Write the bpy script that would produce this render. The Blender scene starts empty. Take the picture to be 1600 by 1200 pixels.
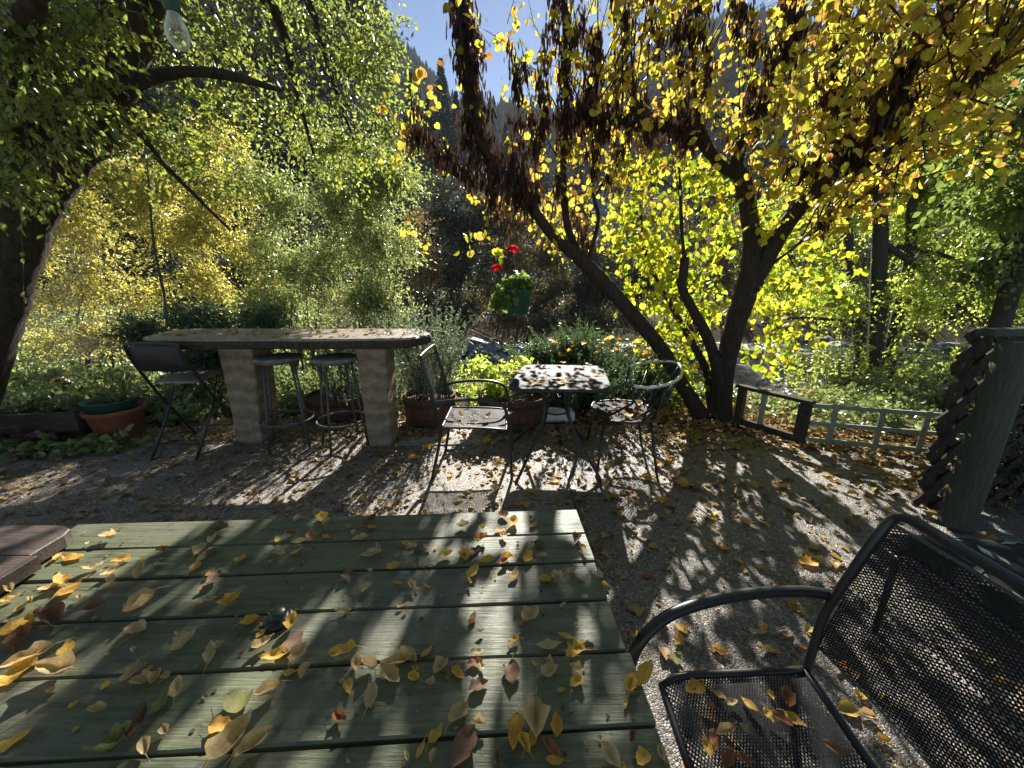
import bpy, math, random
import numpy as np
from mathutils import Vector, Matrix

SC = bpy.context.scene
COL = SC.collection
R = math.radians

# ------------------------------------------------------------------ camera, sky, sun
PITCH, CAMH, FPX = 15.0, 1.53, 601.0
cd = bpy.data.cameras.new('camera'); cam = bpy.data.objects.new('camera', cd); COL.objects.link(cam)
cam.location = (0, 0, CAMH); cam.rotation_euler = (R(90 - PITCH), 0, 0)
cd.sensor_width = 36; cd.lens = 36 * FPX / 1600; cd.clip_start = 0.03; cd.clip_end = 3000
SC.camera = cam
SUN_EL, SUN_AZ = 30.9, 7.0           # azimuth to the right of +Y
w = bpy.data.worlds.new('World'); SC.world = w; w.use_nodes = True
nt = w.node_tree; bg = nt.nodes['Background']; bg.inputs[1].default_value = 0.05
sky = nt.nodes.new('ShaderNodeTexSky'); sky.sky_type = 'NISHITA'; sky.sun_disc = False
sky.sun_elevation = R(SUN_EL); sky.sun_rotation = R(SUN_AZ); sky.air_density = 0.85; sky.dust_density = 0.15; sky.ozone_density = 0.8; sky.altitude = 2000
nt.links.new(sky.outputs[0], bg.inputs[0])
sl = bpy.data.lights.new('sun', 'SUN'); sl.energy = 5.0; sl.angle = R(0.53); sl.color = (1, .95, .86)
so = bpy.data.objects.new('sun', sl); COL.objects.link(so)
sdir = Vector((math.sin(R(SUN_AZ)) * math.cos(R(SUN_EL)), math.cos(R(SUN_AZ)) * math.cos(R(SUN_EL)), math.sin(R(SUN_EL))))
so.rotation_euler = sdir.to_track_quat('Z', 'Y').to_euler(); so.location = sdir * 50
SC.view_settings.view_transform = 'Standard'; SC.view_settings.look = 'None'
SC.view_settings.exposure = 1.65; SC.view_settings.gamma = 1
cy = SC.cycles
cy.max_bounces = 7; cy.diffuse_bounces = 4; cy.glossy_bounces = 3; cy.transmission_bounces = 4; cy.transparent_max_bounces = 6
cy.caustics_reflective = False; cy.caustics_refractive = False; cy.sample_clamp_indirect = 6

# ------------------------------------------------------------------ helpers
_p = R(PITCH); CP, SP = math.cos(_p), math.sin(_p)
def ray(x, y):
    a = (x - 800) / FPX; b = (y - 600) / FPX
    return Vector((a, CP - b * SP, -(SP + b * CP)))
def W(x, y, z=0.0):                        # where the sight line meets the level z
    d = ray(x, y); s = (z - CAMH) / d.z
    return Vector((d.x * s, d.y * s, z))
def D(x, y, Y):                            # where the sight line meets depth Y
    d = ray(x, y); s = Y / d.y
    return Vector((d.x * s, Y, CAMH + d.z * s))

def link(o): COL.objects.link(o); return o
def tag(o, label=None, cat=None, group=None, kind=None):
    if label: o['label'] = label
    if cat: o['category'] = cat
    if group: o['group'] = group
    if kind: o['kind'] = kind
    return o
def thing(name, loc, label, cat, group=None):
    o = bpy.data.objects.new(name, None); link(o); o.location = loc; o.empty_display_size = .1
    return tag(o, label, cat, group)
def origin(o):
    v = Vector((0, 0, 0))
    while o is not None: v = v + o.location; o = o.parent
    return v

class MB:
    def __init__(s): s.v = []; s.f = []; s.m = []; s.mi = 0
    def add(s, vs, fs):
        n = len(s.v); s.v += [tuple(v) for v in vs]; s.f += [tuple(i + n for i in f) for f in fs]; s.m += [s.mi] * len(fs)
    def box(s, c, size, rot=None, bev=0.0, taper=1.0):
        hx, hy, hz = [q / 2 for q in size]; M = rot or Matrix.Identity(3); c = Vector(c)
        b = min(bev, hx * .9, hy * .9, hz * .9)
        def P(x, y, z):
            return c + M @ Vector((x, y, z))
        if b <= 0:
            vs = [P(sx * hx, sy * hy, sz * hz) for sz in (-1, 1) for sy in (-1, 1) for sx in (-1, 1)]
            s.add(vs, [(0, 2, 3, 1), (4, 5, 7, 6), (0, 1, 5, 4), (2, 6, 7, 3), (0, 4, 6, 2), (1, 3, 7, 5)]); return
        rings = []
        for z, e in ((-hz, b), (-hz + b, 0), (hz - b, 0), (hz, b)):
            x, y = hx - e, hy - e; q = b * .6 if e == 0 else 0
            x0, y0 = x, y
            pts = [(-x0 + b * .6, -y0), (x0 - b * .6, -y0), (x0, -y0 + b * .6), (x0, y0 - b * .6), (x0 - b * .6, y0), (-x0 + b * .6, y0), (-x0, y0 - b * .6), (-x0, -y0 + b * .6)]
            rings.append([P(px, py, z) for px, py in pts])
        s.rings(rings)
    def rings(s, rings, cap=True, closed=True):
        n = len(rings[0]); vs = [p for r in rings for p in r]; fs = []
        for k in range(len(rings) - 1):
            for i in range(n if closed else n - 1):
                j = (i + 1) % n
                fs.append((k * n + i, k * n + j, (k + 1) * n + j, (k + 1) * n + i))
        if cap: fs.append(tuple(range(n - 1, -1, -1))); fs.append(tuple((len(rings) - 1) * n + i for i in range(n)))
        s.add(vs, fs)
    def tube(s, pts, rad, n=8, cap=True, wob=0.0, rng=None):
        pts = [Vector(p) for p in pts]
        if not hasattr(rad, '__len__'): rad = [rad] * len(pts)
        rings = []; prev = None
        for i, p in enumerate(pts):
            t = (pts[min(i + 1, len(pts) - 1)] - pts[max(i - 1, 0)]).normalized()
            if prev is None: u = t.orthogonal().normalized()
            else:
                u = prev - t * prev.dot(t)
                u = u.normalized() if u.length > 1e-6 else t.orthogonal().normalized()
            prev = u; v = t.cross(u)
            ring = []
            for k in range(n):
                a = 2 * math.pi * k / n
                r = rad[i] * (1 + (rng.uniform(-wob, wob) if rng else 0))
                ring.append(p + (u * math.cos(a) + v * math.sin(a)) * r)
            rings.append(ring)
        s.rings(rings, cap)
    def lathe(s, prof, c, n=24, wob=0, rng=None):
        c = Vector(c); rings = []
        for r, z in prof:
            rings.append([c + Vector((r * math.cos(2 * math.pi * k / n), r * math.sin(2 * math.pi * k / n), z)) for k in range(n)])
        s.rings(rings, True)
    def slab(s, outline, z0, z1, ch=.008, zf=None):
        c = sum((Vector((x, y)) for x, y in outline), Vector((0, 0))) / len(outline)
        def ins(e):
            return [((Vector(p) - c) * (1 - e / max((Vector(p) - c).length, .01)) + c) for p in outline]
        rings = []
        for z, e in ((z0, ch), (z0 + ch, 0), (z1 - ch, 0), (z1, ch)):
            rings.append([Vector((p.x, p.y, z)) for p in ins(e)])
        s.rings(rings)
    def build(s, name, mat, parent=None, smooth=False, org=None):
        o0 = origin(parent) if parent is not None else (Vector(org) if org is not None else Vector((0, 0, 0)))
        me = bpy.data.meshes.new(name)
        me.from_pydata([(v[0] - o0.x, v[1] - o0.y, v[2] - o0.z) for v in s.v], [], s.f)
        mats = mat if isinstance(mat, (list, tuple)) else [mat]
        for m in mats: me.materials.append(m)
        if len(mats) > 1: me.polygons.foreach_set('material_index', s.m)
        if smooth: me.polygons.foreach_set('use_smooth', [True] * len(me.polygons))
        me.update()
        o = bpy.data.objects.new(name, me); link(o); o.parent = parent
        if parent is None: o.location = o0
        return o

def smooth_path(pts, k=6):                 # Catmull-Rom through the points (extra values interpolate too)
    P = [np.array(p, float) for p in pts]; out = []
    for i in range(len(P) - 1):
        a = P[max(i - 1, 0)]; b = P[i]; c = P[i + 1]; d = P[min(i + 2, len(P) - 1)]
        for j in range(k):
            t = j / k
            out.append(.5 * ((2 * b) + (c - a) * t + (2 * a - 5 * b + 4 * c - d) * t * t + (3 * b - 3 * c + d - a) * t ** 3))
    out.append(P[-1]); return out

# --- big numpy meshes
def np_mesh(name, V, sizes, idx, mats, parent=None, smooth=False, mi=None, org=None):
    o0 = np.array(origin(parent) if parent is not None else (org if org is not None else (0, 0, 0)), float)
    me = bpy.data.meshes.new(name)
    V = np.asarray(V, np.float32) - o0.astype(np.float32)
    me.vertices.add(len(V)); me.vertices.foreach_set('co', V.ravel())
    me.loops.add(len(idx)); me.loops.foreach_set('vertex_index', np.asarray(idx, np.int32))
    st = np.concatenate([[0], np.cumsum(sizes)[:-1]]).astype(np.int32)
    me.polygons.add(len(sizes)); me.polygons.foreach_set('loop_start', st)
    for m in (mats if isinstance(mats, (list, tuple)) else [mats]): me.materials.append(m)
    if mi is not None: me.polygons.foreach_set('material_index', np.asarray(mi, np.int32))
    if smooth: me.polygons.foreach_set('use_smooth', np.ones(len(sizes), bool))
    me.update(calc_edges=True)
    o = bpy.data.objects.new(name, me); link(o); o.parent = parent
    if parent is None: o.location = o0
    return o
def T_quad(wd=.28, fold=.06):
    return np.array([(0, 0, 0), (wd, .45, fold), (0, 1, -.04), (-wd, .45, fold)]), [(0, 1, 2, 3)]
def T_oval(wd=.3, fold=.1):
    return np.array([(0, 0, 0), (wd * .8, .25, fold), (wd, .55, fold * 1.2), (0, 1, -.05), (-wd, .55, fold * 1.2), (-wd * .8, .25, fold), ]), [(0, 1, 2, 3), (0, 3, 4, 5)]
def T_heart(fold=.16):
    r = [(.0, .06), (.2, -.05), (.42, .08), (.5, .32), (.42, .6), (.2, .85), (0, 1.0)]
    v = [(x, y, fold * x * (1 if y < .7 else .4) - .12 * y * y) for x, y in r]
    l = [(-x, y, z) for x, y, z in v[1:-1]]
    v = v + l
    return np.array(v), [(0, 1, 2, 3, 4, 5, 6), (0, 6, 11, 10, 9, 8, 7)]
def T_pod():
    return np.array([(0, 0, 0), (.085, .2, .01), (.1, .7, .03), (0, 1, 0), (-.1, .7, -.03), (-.085, .2, -.02)]), [(0, 1, 2, 3), (0, 3, 4, 5)]
def T_blade(wd=.05):
    return np.array([(wd, 0, 0), (wd * .8, .5, .04), (0, 1, -.08), (-wd * .8, .5, .04), (-wd, 0, 0)]), [(0, 1, 2, 3, 4)]
def nrm(a): return a / np.maximum(np.linalg.norm(a, axis=1, keepdims=True), 1e-9)
def leaves(rs, pos, axis, size, tmpl, flat=0.0, normal=None):
    tv, tf = tmpl; n = len(pos); k = len(tv)
    ax = nrm(axis)
    rn = rs.normal(size=(n, 3)) if normal is None else normal
    rn = rn + np.array([0, 0, flat]); zz = nrm(rn - ax * (rn * ax).sum(1, keepdims=True))
    xx = np.cross(ax, zz)
    V = pos[:, None, :] + size[:, None, None] * (tv[None, :, 0:1] * xx[:, None] + tv[None, :, 1:2] * ax[:, None] + tv[None, :, 2:3] * zz[:, None])
    base = (np.arange(n) * k)[:, None]
    flatf = np.array([i for f in tf for i in f]); idx = (base + flatf[None]).ravel()
    sizes = np.tile(np.array([len(f) for f in tf]), n)
    return V.reshape(-1, 3), sizes, idx
def merge(parts):
    Vs, Ss, Is = [], [], []; off = 0
    for V, S, I in parts:
        Vs.append(V); Ss.append(S); Is.append(I + off); off += len(V)
    return np.concatenate(Vs), np.concatenate(Ss), np.concatenate(Is)
def twig_mesh(P, r0, r1, sides=3):          # P: (n, k, 3) polylines
    n, k, _ = P.shape
    t = nrm((P[:, -1] - P[:, 0])); ref = np.where(np.abs(t[:, 2:3]) > .9, np.array([[1., 0, 0]]), np.array([[0, 0, 1.]]))
    u = nrm(np.cross(t, ref)); v = np.cross(t, u)
    rad = (r0[:, None] * (1 - np.linspace(0, 1, k))[None] + r1[:, None] * np.linspace(0, 1, k)[None])
    ang = np.arange(sides) * 2 * math.pi / sides
    off = u[:, None, None] * np.cos(ang)[None, None, :, None] + v[:, None, None] * np.sin(ang)[None, None, :, None]
    V = P[:, :, None, :] + off * rad[:, :, None, None]
    V = V.reshape(-1, 3)
    f = []
    for i in range(k - 1):
        for s in range(sides):
            q = (s + 1) % sides
            f += [i * sides + s, i * sides + q, (i + 1) * sides + q, (i + 1) * sides + s]
    idx = ((np.arange(n) * k * sides)[:, None] + np.array(f)[None]).ravel()
    return V, np.full(n * (k - 1) * sides, 4), idx
def foliage(seed, blobs, ntw, L, nl, size, tmpl, up=.2, droop=.3, side=.9, grav=0.0, shell=.5, flat=0., rad=.0025, k=4):
    """blobs (cx,cy,cz,rx,ry,rz): returns leaf mesh arrays and twig mesh arrays"""
    rs = np.random.RandomState(seed); B = np.array(blobs, float)
    vol = (B[:, 3] * B[:, 4] * B[:, 5]) ** (2 / 3)
    m = int(ntw * 1.9); bi = rs.choice(len(B), m, p=vol / vol.sum())
    d = nrm(rs.normal(size=(m, 3))); rr = rs.uniform(0, 1, m) ** shell
    p = B[bi, :3] + d * B[bi, 3:6] * rr[:, None]
    fq = 2.4 / L; ph = rs.uniform(0, 6.28, 6)
    nz = (np.sin(p[:, 0] * fq + ph[0] + np.sin(p[:, 2] * fq * .7 + ph[3])) + np.sin(p[:, 1] * fq * .8 + ph[1]) * .7 + np.sin(p[:, 2] * fq * 1.1 + ph[2] + np.sin(p[:, 0] * fq * .6)) + .9 * rs.normal(size=m))
    keep = np.argsort(-nz)[:ntw]; p = p[keep]; d = d[keep]; bi = bi[keep]
    td = nrm(d * .8 + rs.normal(size=(ntw, 3)) * .6 + np.array([0, 0, up]))
    Ls = L * rs.uniform(.5, 1.3, ntw)
    s = np.linspace(0, 1, k)
    side_b = rs.normal(size=(ntw, 3)) * .25
    P = p[:, None] + td[:, None] * (s[None, :, None] - .5) * Ls[:, None, None] + (np.array([0, 0, -droop])[None] + side_b)[:, None] * (s ** 2)[None, :, None] * Ls[:, None, None]
    tw = twig_mesh(P, rad * rs.uniform(.7, 1.5, ntw), np.full(ntw, rad * .3))
    if nl == 0: return None, tw, P
    sl = (np.arange(nl) + .5) / nl
    sl = np.clip(sl[None] + rs.uniform(-.5, .5, (ntw, nl)) / nl, 0, 1)
    LP = p[:, None] + td[:, None] * (sl[:, :, None] - .5) * Ls[:, None, None] + (np.array([0, 0, -droop])[None] + side_b)[:, None] * (sl ** 2)[:, :, None] * Ls[:, None, None]
    tang = td[:, None] + 2 * sl[:, :, None] * (np.array([0, 0, -droop])[None] + side_b)[:, None]
    sd = nrm(np.cross(td, rs.normal(size=(ntw, 3))))[:, None] * np.where(np.arange(nl) % 2, 1., -1.)[None, :, None]
    ax = tang * .6 + sd * side + rs.normal(size=(ntw, nl, 3)) * .25 + np.array([0, 0, -grav])
    n = ntw * nl
    sz = size * rs.uniform(.55, 1.25, n)
    lv = leaves(rs, LP.reshape(-1, 3), ax.reshape(-1, 3), sz, tmpl, flat=flat)
    return lv, tw, P
def pb(l):                                   # blobs given by sight lines: (px, py, Y, half width px, half height px, half depth m)
    out = []
    for (x, y, Y, a, b, dd) in l:
        c = D(x, y, Y); k = (ray(x, y).y and Y / ray(x, y).y) / FPX
        out.append((c.x, c.y, c.z, a * k, dd, b * k))
    return out

# ------------------------------------------------------------------ materials
def newmat(name):
    m = bpy.data.materials.new(name); m.use_nodes = True; nt = m.node_tree; nt.nodes.clear()
    out = nt.nodes.new('ShaderNodeOutputMaterial'); return m, nt, out
def N(nt, t, **kw):
    n = nt.nodes.new('ShaderNode' + t)
    for k, v in kw.items():
        if isinstance(k, str) and hasattr(n, k): setattr(n, k, v)
    return n
def ramp(nt, stops, fac, interp='LINEAR'):
    r = N(nt, 'ValToRGB'); r.color_ramp.interpolation = interp
    e = r.color_ramp.elements
    while len(e) < len(stops): e.new(.5)
    for i, (p, c) in enumerate(stops): e[i].position = p; e[i].color = (*c, 1) if len(c) == 3 else c
    nt.links.new(fac, r.inputs[0]); return r
def coords(nt, scale=(1, 1, 1), rot=(0, 0, 0)):
    tc = N(nt, 'TexCoord'); mp = N(nt, 'Mapping'); mp.inputs['Scale'].default_value = scale; mp.inputs['Rotation'].default_value = rot
    nt.links.new(tc.outputs['Object'], mp.inputs[0]); return mp.outputs[0]
def noise(nt, vec, scale=5, detail=5, rough=.6, dist=0):
    n = N(nt, 'TexNoise'); n.inputs['Scale'].default_value = scale; n.inputs['Detail'].default_value = detail
    n.inputs['Roughness'].default_value = rough; n.inputs['Distortion'].default_value = dist
    if vec is not None: nt.links.new(vec, n.inputs['Vector'])
    return n
def princ(nt, out, rough=.6, spec=.5, metal=0):
    b = N(nt, 'BsdfPrincipled'); b.inputs['Roughness'].default_value = rough; b.inputs['Specular IOR Level'].default_value = spec
    b.inputs['Metallic'].default_value = metal
    if out: nt.links.new(b.outputs[0], out.inputs[0])
    return b
def bump(nt, b, height, strength=.5, dist=.01):
    n = N(nt, 'Bump'); n.inputs['Strength'].default_value = strength; n.inputs['Distance'].default_value = dist
    nt.links.new(height, n.inputs['Height']); nt.links.new(n.outputs[0], b.inputs['Normal']); return n
def mixc(nt, fac, a, b, mode='MIX'):
    n = N(nt, 'Mix', data_type='RGBA'); n.blend_type = mode
    for s, v in ((0, fac), (6, a), (7, b)):
        if isinstance(v, (int, float)): n.inputs[s].default_value = v
        elif isinstance(v, tuple): n.inputs[s].default_value = (*v, 1)
        else: nt.links.new(v, n.inputs[s])
    return n.outputs[2]
def M_simple(name, c1, c2=None, scale=20, rough=.6, spec=.5, metal=0, bs=.3, bd=.004, stretch=(1, 1, 1), detail=6):
    m, nt, out = newmat(name); b = princ(nt, out, rough, spec, metal); v = coords(nt, stretch)
    n = noise(nt, v, scale, detail); r = ramp(nt, [(.3, c1), (.7, c2 or c1)], n.outputs[0])
    nt.links.new(r.outputs[0], b.inputs['Base Color'])
    if bs: bump(nt, b, n.outputs[0], bs, bd)
    return m
def M_leaf(name, cols, trans=.5, rough=.5, spec=.3, boost=1.5, patch=0, mott=0):
    m, nt, out = newmat(name); g = N(nt, 'NewGeometry')
    k = len(cols); r = ramp(nt, [(i / max(k - 1, 1), c) for i, c in enumerate(cols)], g.outputs['Random Per Island'])
    col = r.outputs[0]
    if patch:
        n = noise(nt, coords(nt), patch, 2); rr = ramp(nt, [(.4, (0, 0, 0)), (.6, (1, 1, 1))], n.outputs[0])
        r2 = ramp(nt, [(i / max(k - 1, 1), c) for i, c in enumerate(cols[::-1])], g.outputs['Random Per Island'])
        col = mixc(nt, rr.outputs[0], col, r2.outputs[0])
    if mott:
        nm = noise(nt, coords(nt), mott, 5, .7); mr = ramp(nt, [(.32, (.45, .33, .22)), (.5, (.95, .93, .9)), (.7, (1.15, 1.15, 1.1))], nm.outputs[0]); col = mixc(nt, 1.0, col, mr.outputs[0], 'MULTIPLY')
    b = princ(nt, None, rough, spec); nt.links.new(col, b.inputs['Base Color'])
    t = N(nt, 'BsdfTranslucent')
    tc = mixc(nt, 1.0, col, (boost, boost, boost * .8), 'MULTIPLY'); nt.links.new(tc, t.inputs[0])
    ms = N(nt, 'MixShader'); ms.inputs[0].default_value = trans
    nt.links.new(b.outputs[0], ms.inputs[1]); nt.links.new(t.outputs[0], ms.inputs[2]); nt.links.new(ms.outputs[0], out.inputs[0])
    return m
def M_bark(name, c1, c2, sc=30, bd=.02):
    m, nt, out = newmat(name); b = princ(nt, out, .9, .2); v = coords(nt, (1, 1, .3))
    n = noise(nt, v, sc, 8, .7, .5); vo = N(nt, 'TexVoronoi'); vo.inputs['Scale'].default_value = sc * .8; vo.feature = 'DISTANCE_TO_EDGE'; nt.links.new(v, vo.inputs['Vector'])
    r = ramp(nt, [(.3, c1), (.7, c2)], n.outputs[0]); nt.links.new(r.outputs[0], b.inputs['Base Color'])
    ad = N(nt, 'Math', operation='ADD'); nt.links.new(n.outputs[0], ad.inputs[0]); nt.links.new(vo.outputs[0], ad.inputs[1])
    bump(nt, b, ad.outputs[0], .9, bd); return m

def M_patio(nm='exposed_aggregate', g=1.0, wr=1.0):
    m, nt, out = newmat(nm); b = princ(nt, out, .5, .8); v = coords(nt)
    vo = N(nt, 'TexVoronoi'); vo.inputs['Scale'].default_value = 105; vo.inputs['Randomness'].default_value = 1; nt.links.new(v, vo.inputs['Vector'])
    ve = N(nt, 'TexVoronoi'); ve.feature = 'DISTANCE_TO_EDGE'; ve.inputs['Scale'].default_value = 105; nt.links.new(v, ve.inputs['Vector'])
    sep = N(nt, 'SeparateColor'); nt.links.new(vo.outputs['Color'], sep.inputs[0])
    peb = ramp(nt, [(0, (.06, .054, .048)), (.3, (.15, .132, .112)), (.6, (.25, .22, .185)), (.85, (.38, .34, .29)), (1, (.58, .53, .46))], sep.outputs[0])
    ed = ramp(nt, [(.0, (0, 0, 0)), (.12, (1, 1, 1))], ve.outputs[0])
    c = mixc(nt, ed.outputs[0], (.085, .074, .062), peb.outputs[0])
    n = noise(nt, v, 1.3, 6, .65); st = ramp(nt, [(.3, (.58 * g, .56 * g, .53 * g)), (.65, (g, g * wr, g * wr * wr))], n.outputs[0])
    c = mixc(nt, 1.0, c, st.outputs[0], 'MULTIPLY'); c = mixc(nt, 1.0, c, (.82, .79, .76), 'MULTIPLY'); nt.links.new(c, b.inputs['Base Color'])
    h = ramp(nt, [(0, (0, 0, 0)), (.3, (1, 1, 1))], ve.outputs[0])
    n2 = noise(nt, v, 60, 3); ad = N(nt, 'Math', operation='ADD'); nt.links.new(h.outputs[0], ad.inputs[0]); nt.links.new(n2.outputs[0], ad.inputs[1])
    bump(nt, b, ad.outputs[0], .8, .004); return m

def M_plank(name, ca, cb, cc, rot=0, rough=.55, sc=1.0, wear=.5):
    m, nt, out = newmat(name); b = princ(nt, out, rough, .4); g = N(nt, 'NewGeometry')
    tc = N(nt, 'TexCoord'); mp = N(nt, 'Mapping'); mp.inputs['Rotation'].default_value = (0, 0, rot); mp.inputs['Scale'].default_value = (1.2 * sc, 26 * sc, 26 * sc)
    off = N(nt, 'VectorMath', operation='ADD'); nt.links.new(tc.outputs['Object'], off.inputs[0])
    cmb = N(nt, 'CombineXYZ'); mu = N(nt, 'Math', operation='MULTIPLY'); mu.inputs[1].default_value = 7; nt.links.new(g.outputs['Random Per Island'], mu.inputs[0])
    nt.links.new(mu.outputs[0], cmb.inputs[0]); nt.links.new(mu.outputs[0], cmb.inputs[2]); nt.links.new(cmb.outputs[0], off.inputs[1]); nt.links.new(off.outputs[0], mp.inputs[0])
    v = mp.outputs[0]
    n = noise(nt, v, 1.6, 9, .65, 1.2); n2 = noise(nt, v, 6, 6, .7, .5); big = noise(nt, coords(nt), 3.5, 6, .7)
    col = ramp(nt, [(.25, cb), (.5, ca), (.75, tuple(x * 1.35 for x in ca))], n.outputs[0]).outputs[0]
    worn = ramp(nt, [(.5, (0, 0, 0)), (.62, (wear,) * 3)], big.outputs[0]).outputs[0]
    col = mixc(nt, worn, col, cc)
    mil = noise(nt, coords(nt, (1, 1.6, 1)), 11, 9, .75); mf = ramp(nt, [(.52, (0, 0, 0)), (.66, (.65,) * 3)], mil.outputs[0]).outputs[0]; col = mixc(nt, mf, col, tuple(x * .45 for x in cb))
    crack = ramp(nt, [(.30, (1, 1, 1)), (.36, (0, 0, 0))], n2.outputs[0]).outputs[0]
    col = mixc(nt, crack, col, tuple(x * .25 for x in cb)); nt.links.new(col, b.inputs['Base Color'])
    # fine darker flecks
    rr = ramp(nt, [(.3, (.38,) * 3), (.7, (.62,) * 3)], n2.outputs[0]); nt.links.new(rr.outputs[0], b.inputs['Roughness'])
    ad = N(nt, 'Math', operation='ADD'); nt.links.new(n.outputs[0], ad.inputs[0]); nt.links.new(n2.outputs[0], ad.inputs[1])
    bump(nt, b, ad.outputs[0], .55, .004); return m

M = {}
M['patio'] = M_patio(); M['patio_light'] = M_patio('pale_exposed_aggregate', 1.45, .97)
M['soil'] = M_simple('soil', (.045, .032, .022), (.12, .085, .055), 9, .95, .1, bs=.8, bd=.03)
M['green_wood'] = M_plank('green_painted_wood', (.105, .117, .066), (.034, .041, .025), (.145, .137, .11), R(-3), .5, wear=.6)
M['brown_wood'] = M_plank('brown_weathered_wood', (.095, .068, .055), (.04, .03, .025), (.15, .13, .12), 0, .6)
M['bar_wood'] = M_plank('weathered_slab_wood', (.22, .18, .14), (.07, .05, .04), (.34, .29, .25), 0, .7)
M['post_wood'] = M_simple('green_grey_post', (.025, .032, .025), (.065, .075, .058), 14, .7, .3, stretch=(6, 6, .6), bs=.5, bd=.004)
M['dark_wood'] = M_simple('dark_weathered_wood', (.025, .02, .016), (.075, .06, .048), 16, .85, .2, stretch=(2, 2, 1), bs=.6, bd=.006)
M['pale_green'] = M_simple('pale_green_paint', (.20, .25, .19), (.33, .38, .31), 22, .7, .3, bs=.4)
M['concrete'] = None
def M_pillar():
    m, nt, out = newmat('layered_earth_pillar'); b = princ(nt, out, .9, .2); v = coords(nt)
    wv = N(nt, 'TexWave'); wv.bands_direction = 'Z'; wv.inputs['Scale'].default_value = 2.2; wv.inputs['Distortion'].default_value = 5; wv.inputs['Detail'].default_value = 4; wv.inputs['Detail Scale'].default_value = 2; nt.links.new(v, wv.inputs[0])
    c = ramp(nt, [(0, (.21, .16, .115)), (.5, (.26, .205, .15)), (1, (.31, .25, .185))], wv.outputs[1]); n = noise(nt, v, 24, 8, .7)
    sp = ramp(nt, [(.3, (.62, .58, .53)), (.6, (1.05, 1.05, 1.05))], n.outputs[0]); nt.links.new(mixc(nt, 1.0, c.outputs[0], sp.outputs[0], 'MULTIPLY'), b.inputs['Base Color'])
    bump(nt, b, n.outputs[0], .6, .01); return m
M['pillar'] = M_pillar()
M['black_metal'] = M_simple('black_powder_coated_steel', (.012, .013, .014), (.02, .021, .023), 300, .38, .5, bs=.1, bd=.0005)
M['mesh_metal'] = M_simple('black_mesh_steel', (.010, .011, .012), (.018, .019, .021), 100, .65, .2, bs=0)
M['stool_metal'] = M_simple('worn_grey_steel', (.05, .052, .05), (.13, .13, .125), 40, .55, .4, metal=.3, bs=.2, bd=.001)
M['stool_seat'] = M_simple('worn_pale_green_seat', (.10, .105, .085), (.24, .235, .2), 12, .7, .3, bs=.4)
M['folding_fab'] = M_simple('black_vinyl', (.012, .012, .015), (.022, .022, .026), 60, .5, .4)
M['folding_seat'] = M_simple('grey_wooden_seat', (.13, .12, .11), (.28, .26, .24), 20, .65, .3, stretch=(1, 6, 1))
M['terracotta'] = M_simple('terracotta', (.2, .065, .038), (.3, .11, .065), 14, .85, .2, bs=.3)
M['green_plastic'] = M_simple('dark_green_plastic', (.012, .06, .045), (.02, .085, .06), 10, .45, .4, bs=0)
M['barrel'] = M_simple('old_barrel_wood', (.07, .032, .024), (.17, .085, .06), 18, .85, .2, stretch=(4, 4, .5), bs=.6, bd=.006)
M['iron'] = M_simple('rusted_iron_hoop', (.05, .035, .03), (.10, .06, .045), 40, .7, .3, metal=.5)
M['trough'] = M_simple('mossy_trough_wood', (.045, .05, .03), (.12, .10, .075), 12, .9, .15, stretch=(1, 1, 4), bs=.8, bd=.01)
M['rock'] = M_simple('river_rock', (.11, .115, .125), (.30, .31, .33), 3.5, .6, .4, bs=.6, bd=.05)
M['pale_stone'] = M_simple('pale_stone', (.65, .64, .6), (.8, .79, .76), 12, .6, .4, bs=.3)
M['haze'] = None
M['hill'] = M_simple('forested_hillside', (.015, .022, .016), (.04, .05, .03), .06, 1, 0, bs=1, bd=2)
M['bark'] = M_bark('dark_bark', (.018, .014, .011), (.085, .068, .052), 22, .02)
M['bark_red'] = M_bark('redbud_bark', (.015, .012, .010), (.07, .052, .042), 40, .01)
M['bark_grey'] = M_bark('alder_bark', (.022, .021, .017), (.075, .072, .06), 26, .01)
M['twig'] = M_simple('twig_bark', (.05, .038, .028), (.10, .08, .06), 8, .85, .2, bs=0)
M['twig_red'] = M_simple('reddish_twig_bark', (.05, .026, .02), (.09, .05, .035), 8, .8, .2, bs=0)
M['twig_pale'] = M_simple('pale_dry_twig', (.28, .24, .2), (.42, .38, .33), 8, .8, .2, bs=0)
M['leaf_redbud'] = M_leaf('redbud_leaves', [(.56, .50, .06), (.60, .50, .07), (.48, .51, .06), (.58, .46, .09), (.42, .49, .06), (.52, .31, .07), (.56, .51, .08), (.34, .15, .06), (.52, .48, .06)], .6, .5, .3, 1.4, mott=26)
M['leaf_redbud_low'] = M_leaf('redbud_low_leaves', [(.46, .54, .04), (.62, .56, .05), (.36, .5, .04), (.52, .56, .05), (.2, .36, .04), (.66, .52, .05)], .6, .45, .3, 1.35, mott=24)
M['pod'] = M_leaf('redbud_pods', [(.03, .019, .017), (.06, .03, .022), (.036, .022, .019), (.12, .055, .032)], .3, .55, .3, 1.5)
M['leaf_near'] = M_leaf('leaning_tree_leaves', [(.075, .12, .03), (.15, .21, .045), (.10, .15, .04), (.34, .35, .06), (.13, .18, .045), (.42, .38, .07)], .5, .3, .7, 1.95, patch=.9)
M['leaf_yellow'] = M_leaf('yellow_shrub_leaves', [(.42, .38, .10), (.56, .46, .09), (.32, .34, .11), (.58, .42, .08), (.40, .41, .17), (.24, .28, .10), (.34, .36, .14)], .58, .35, .6, 1.77, patch=.8)
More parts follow.
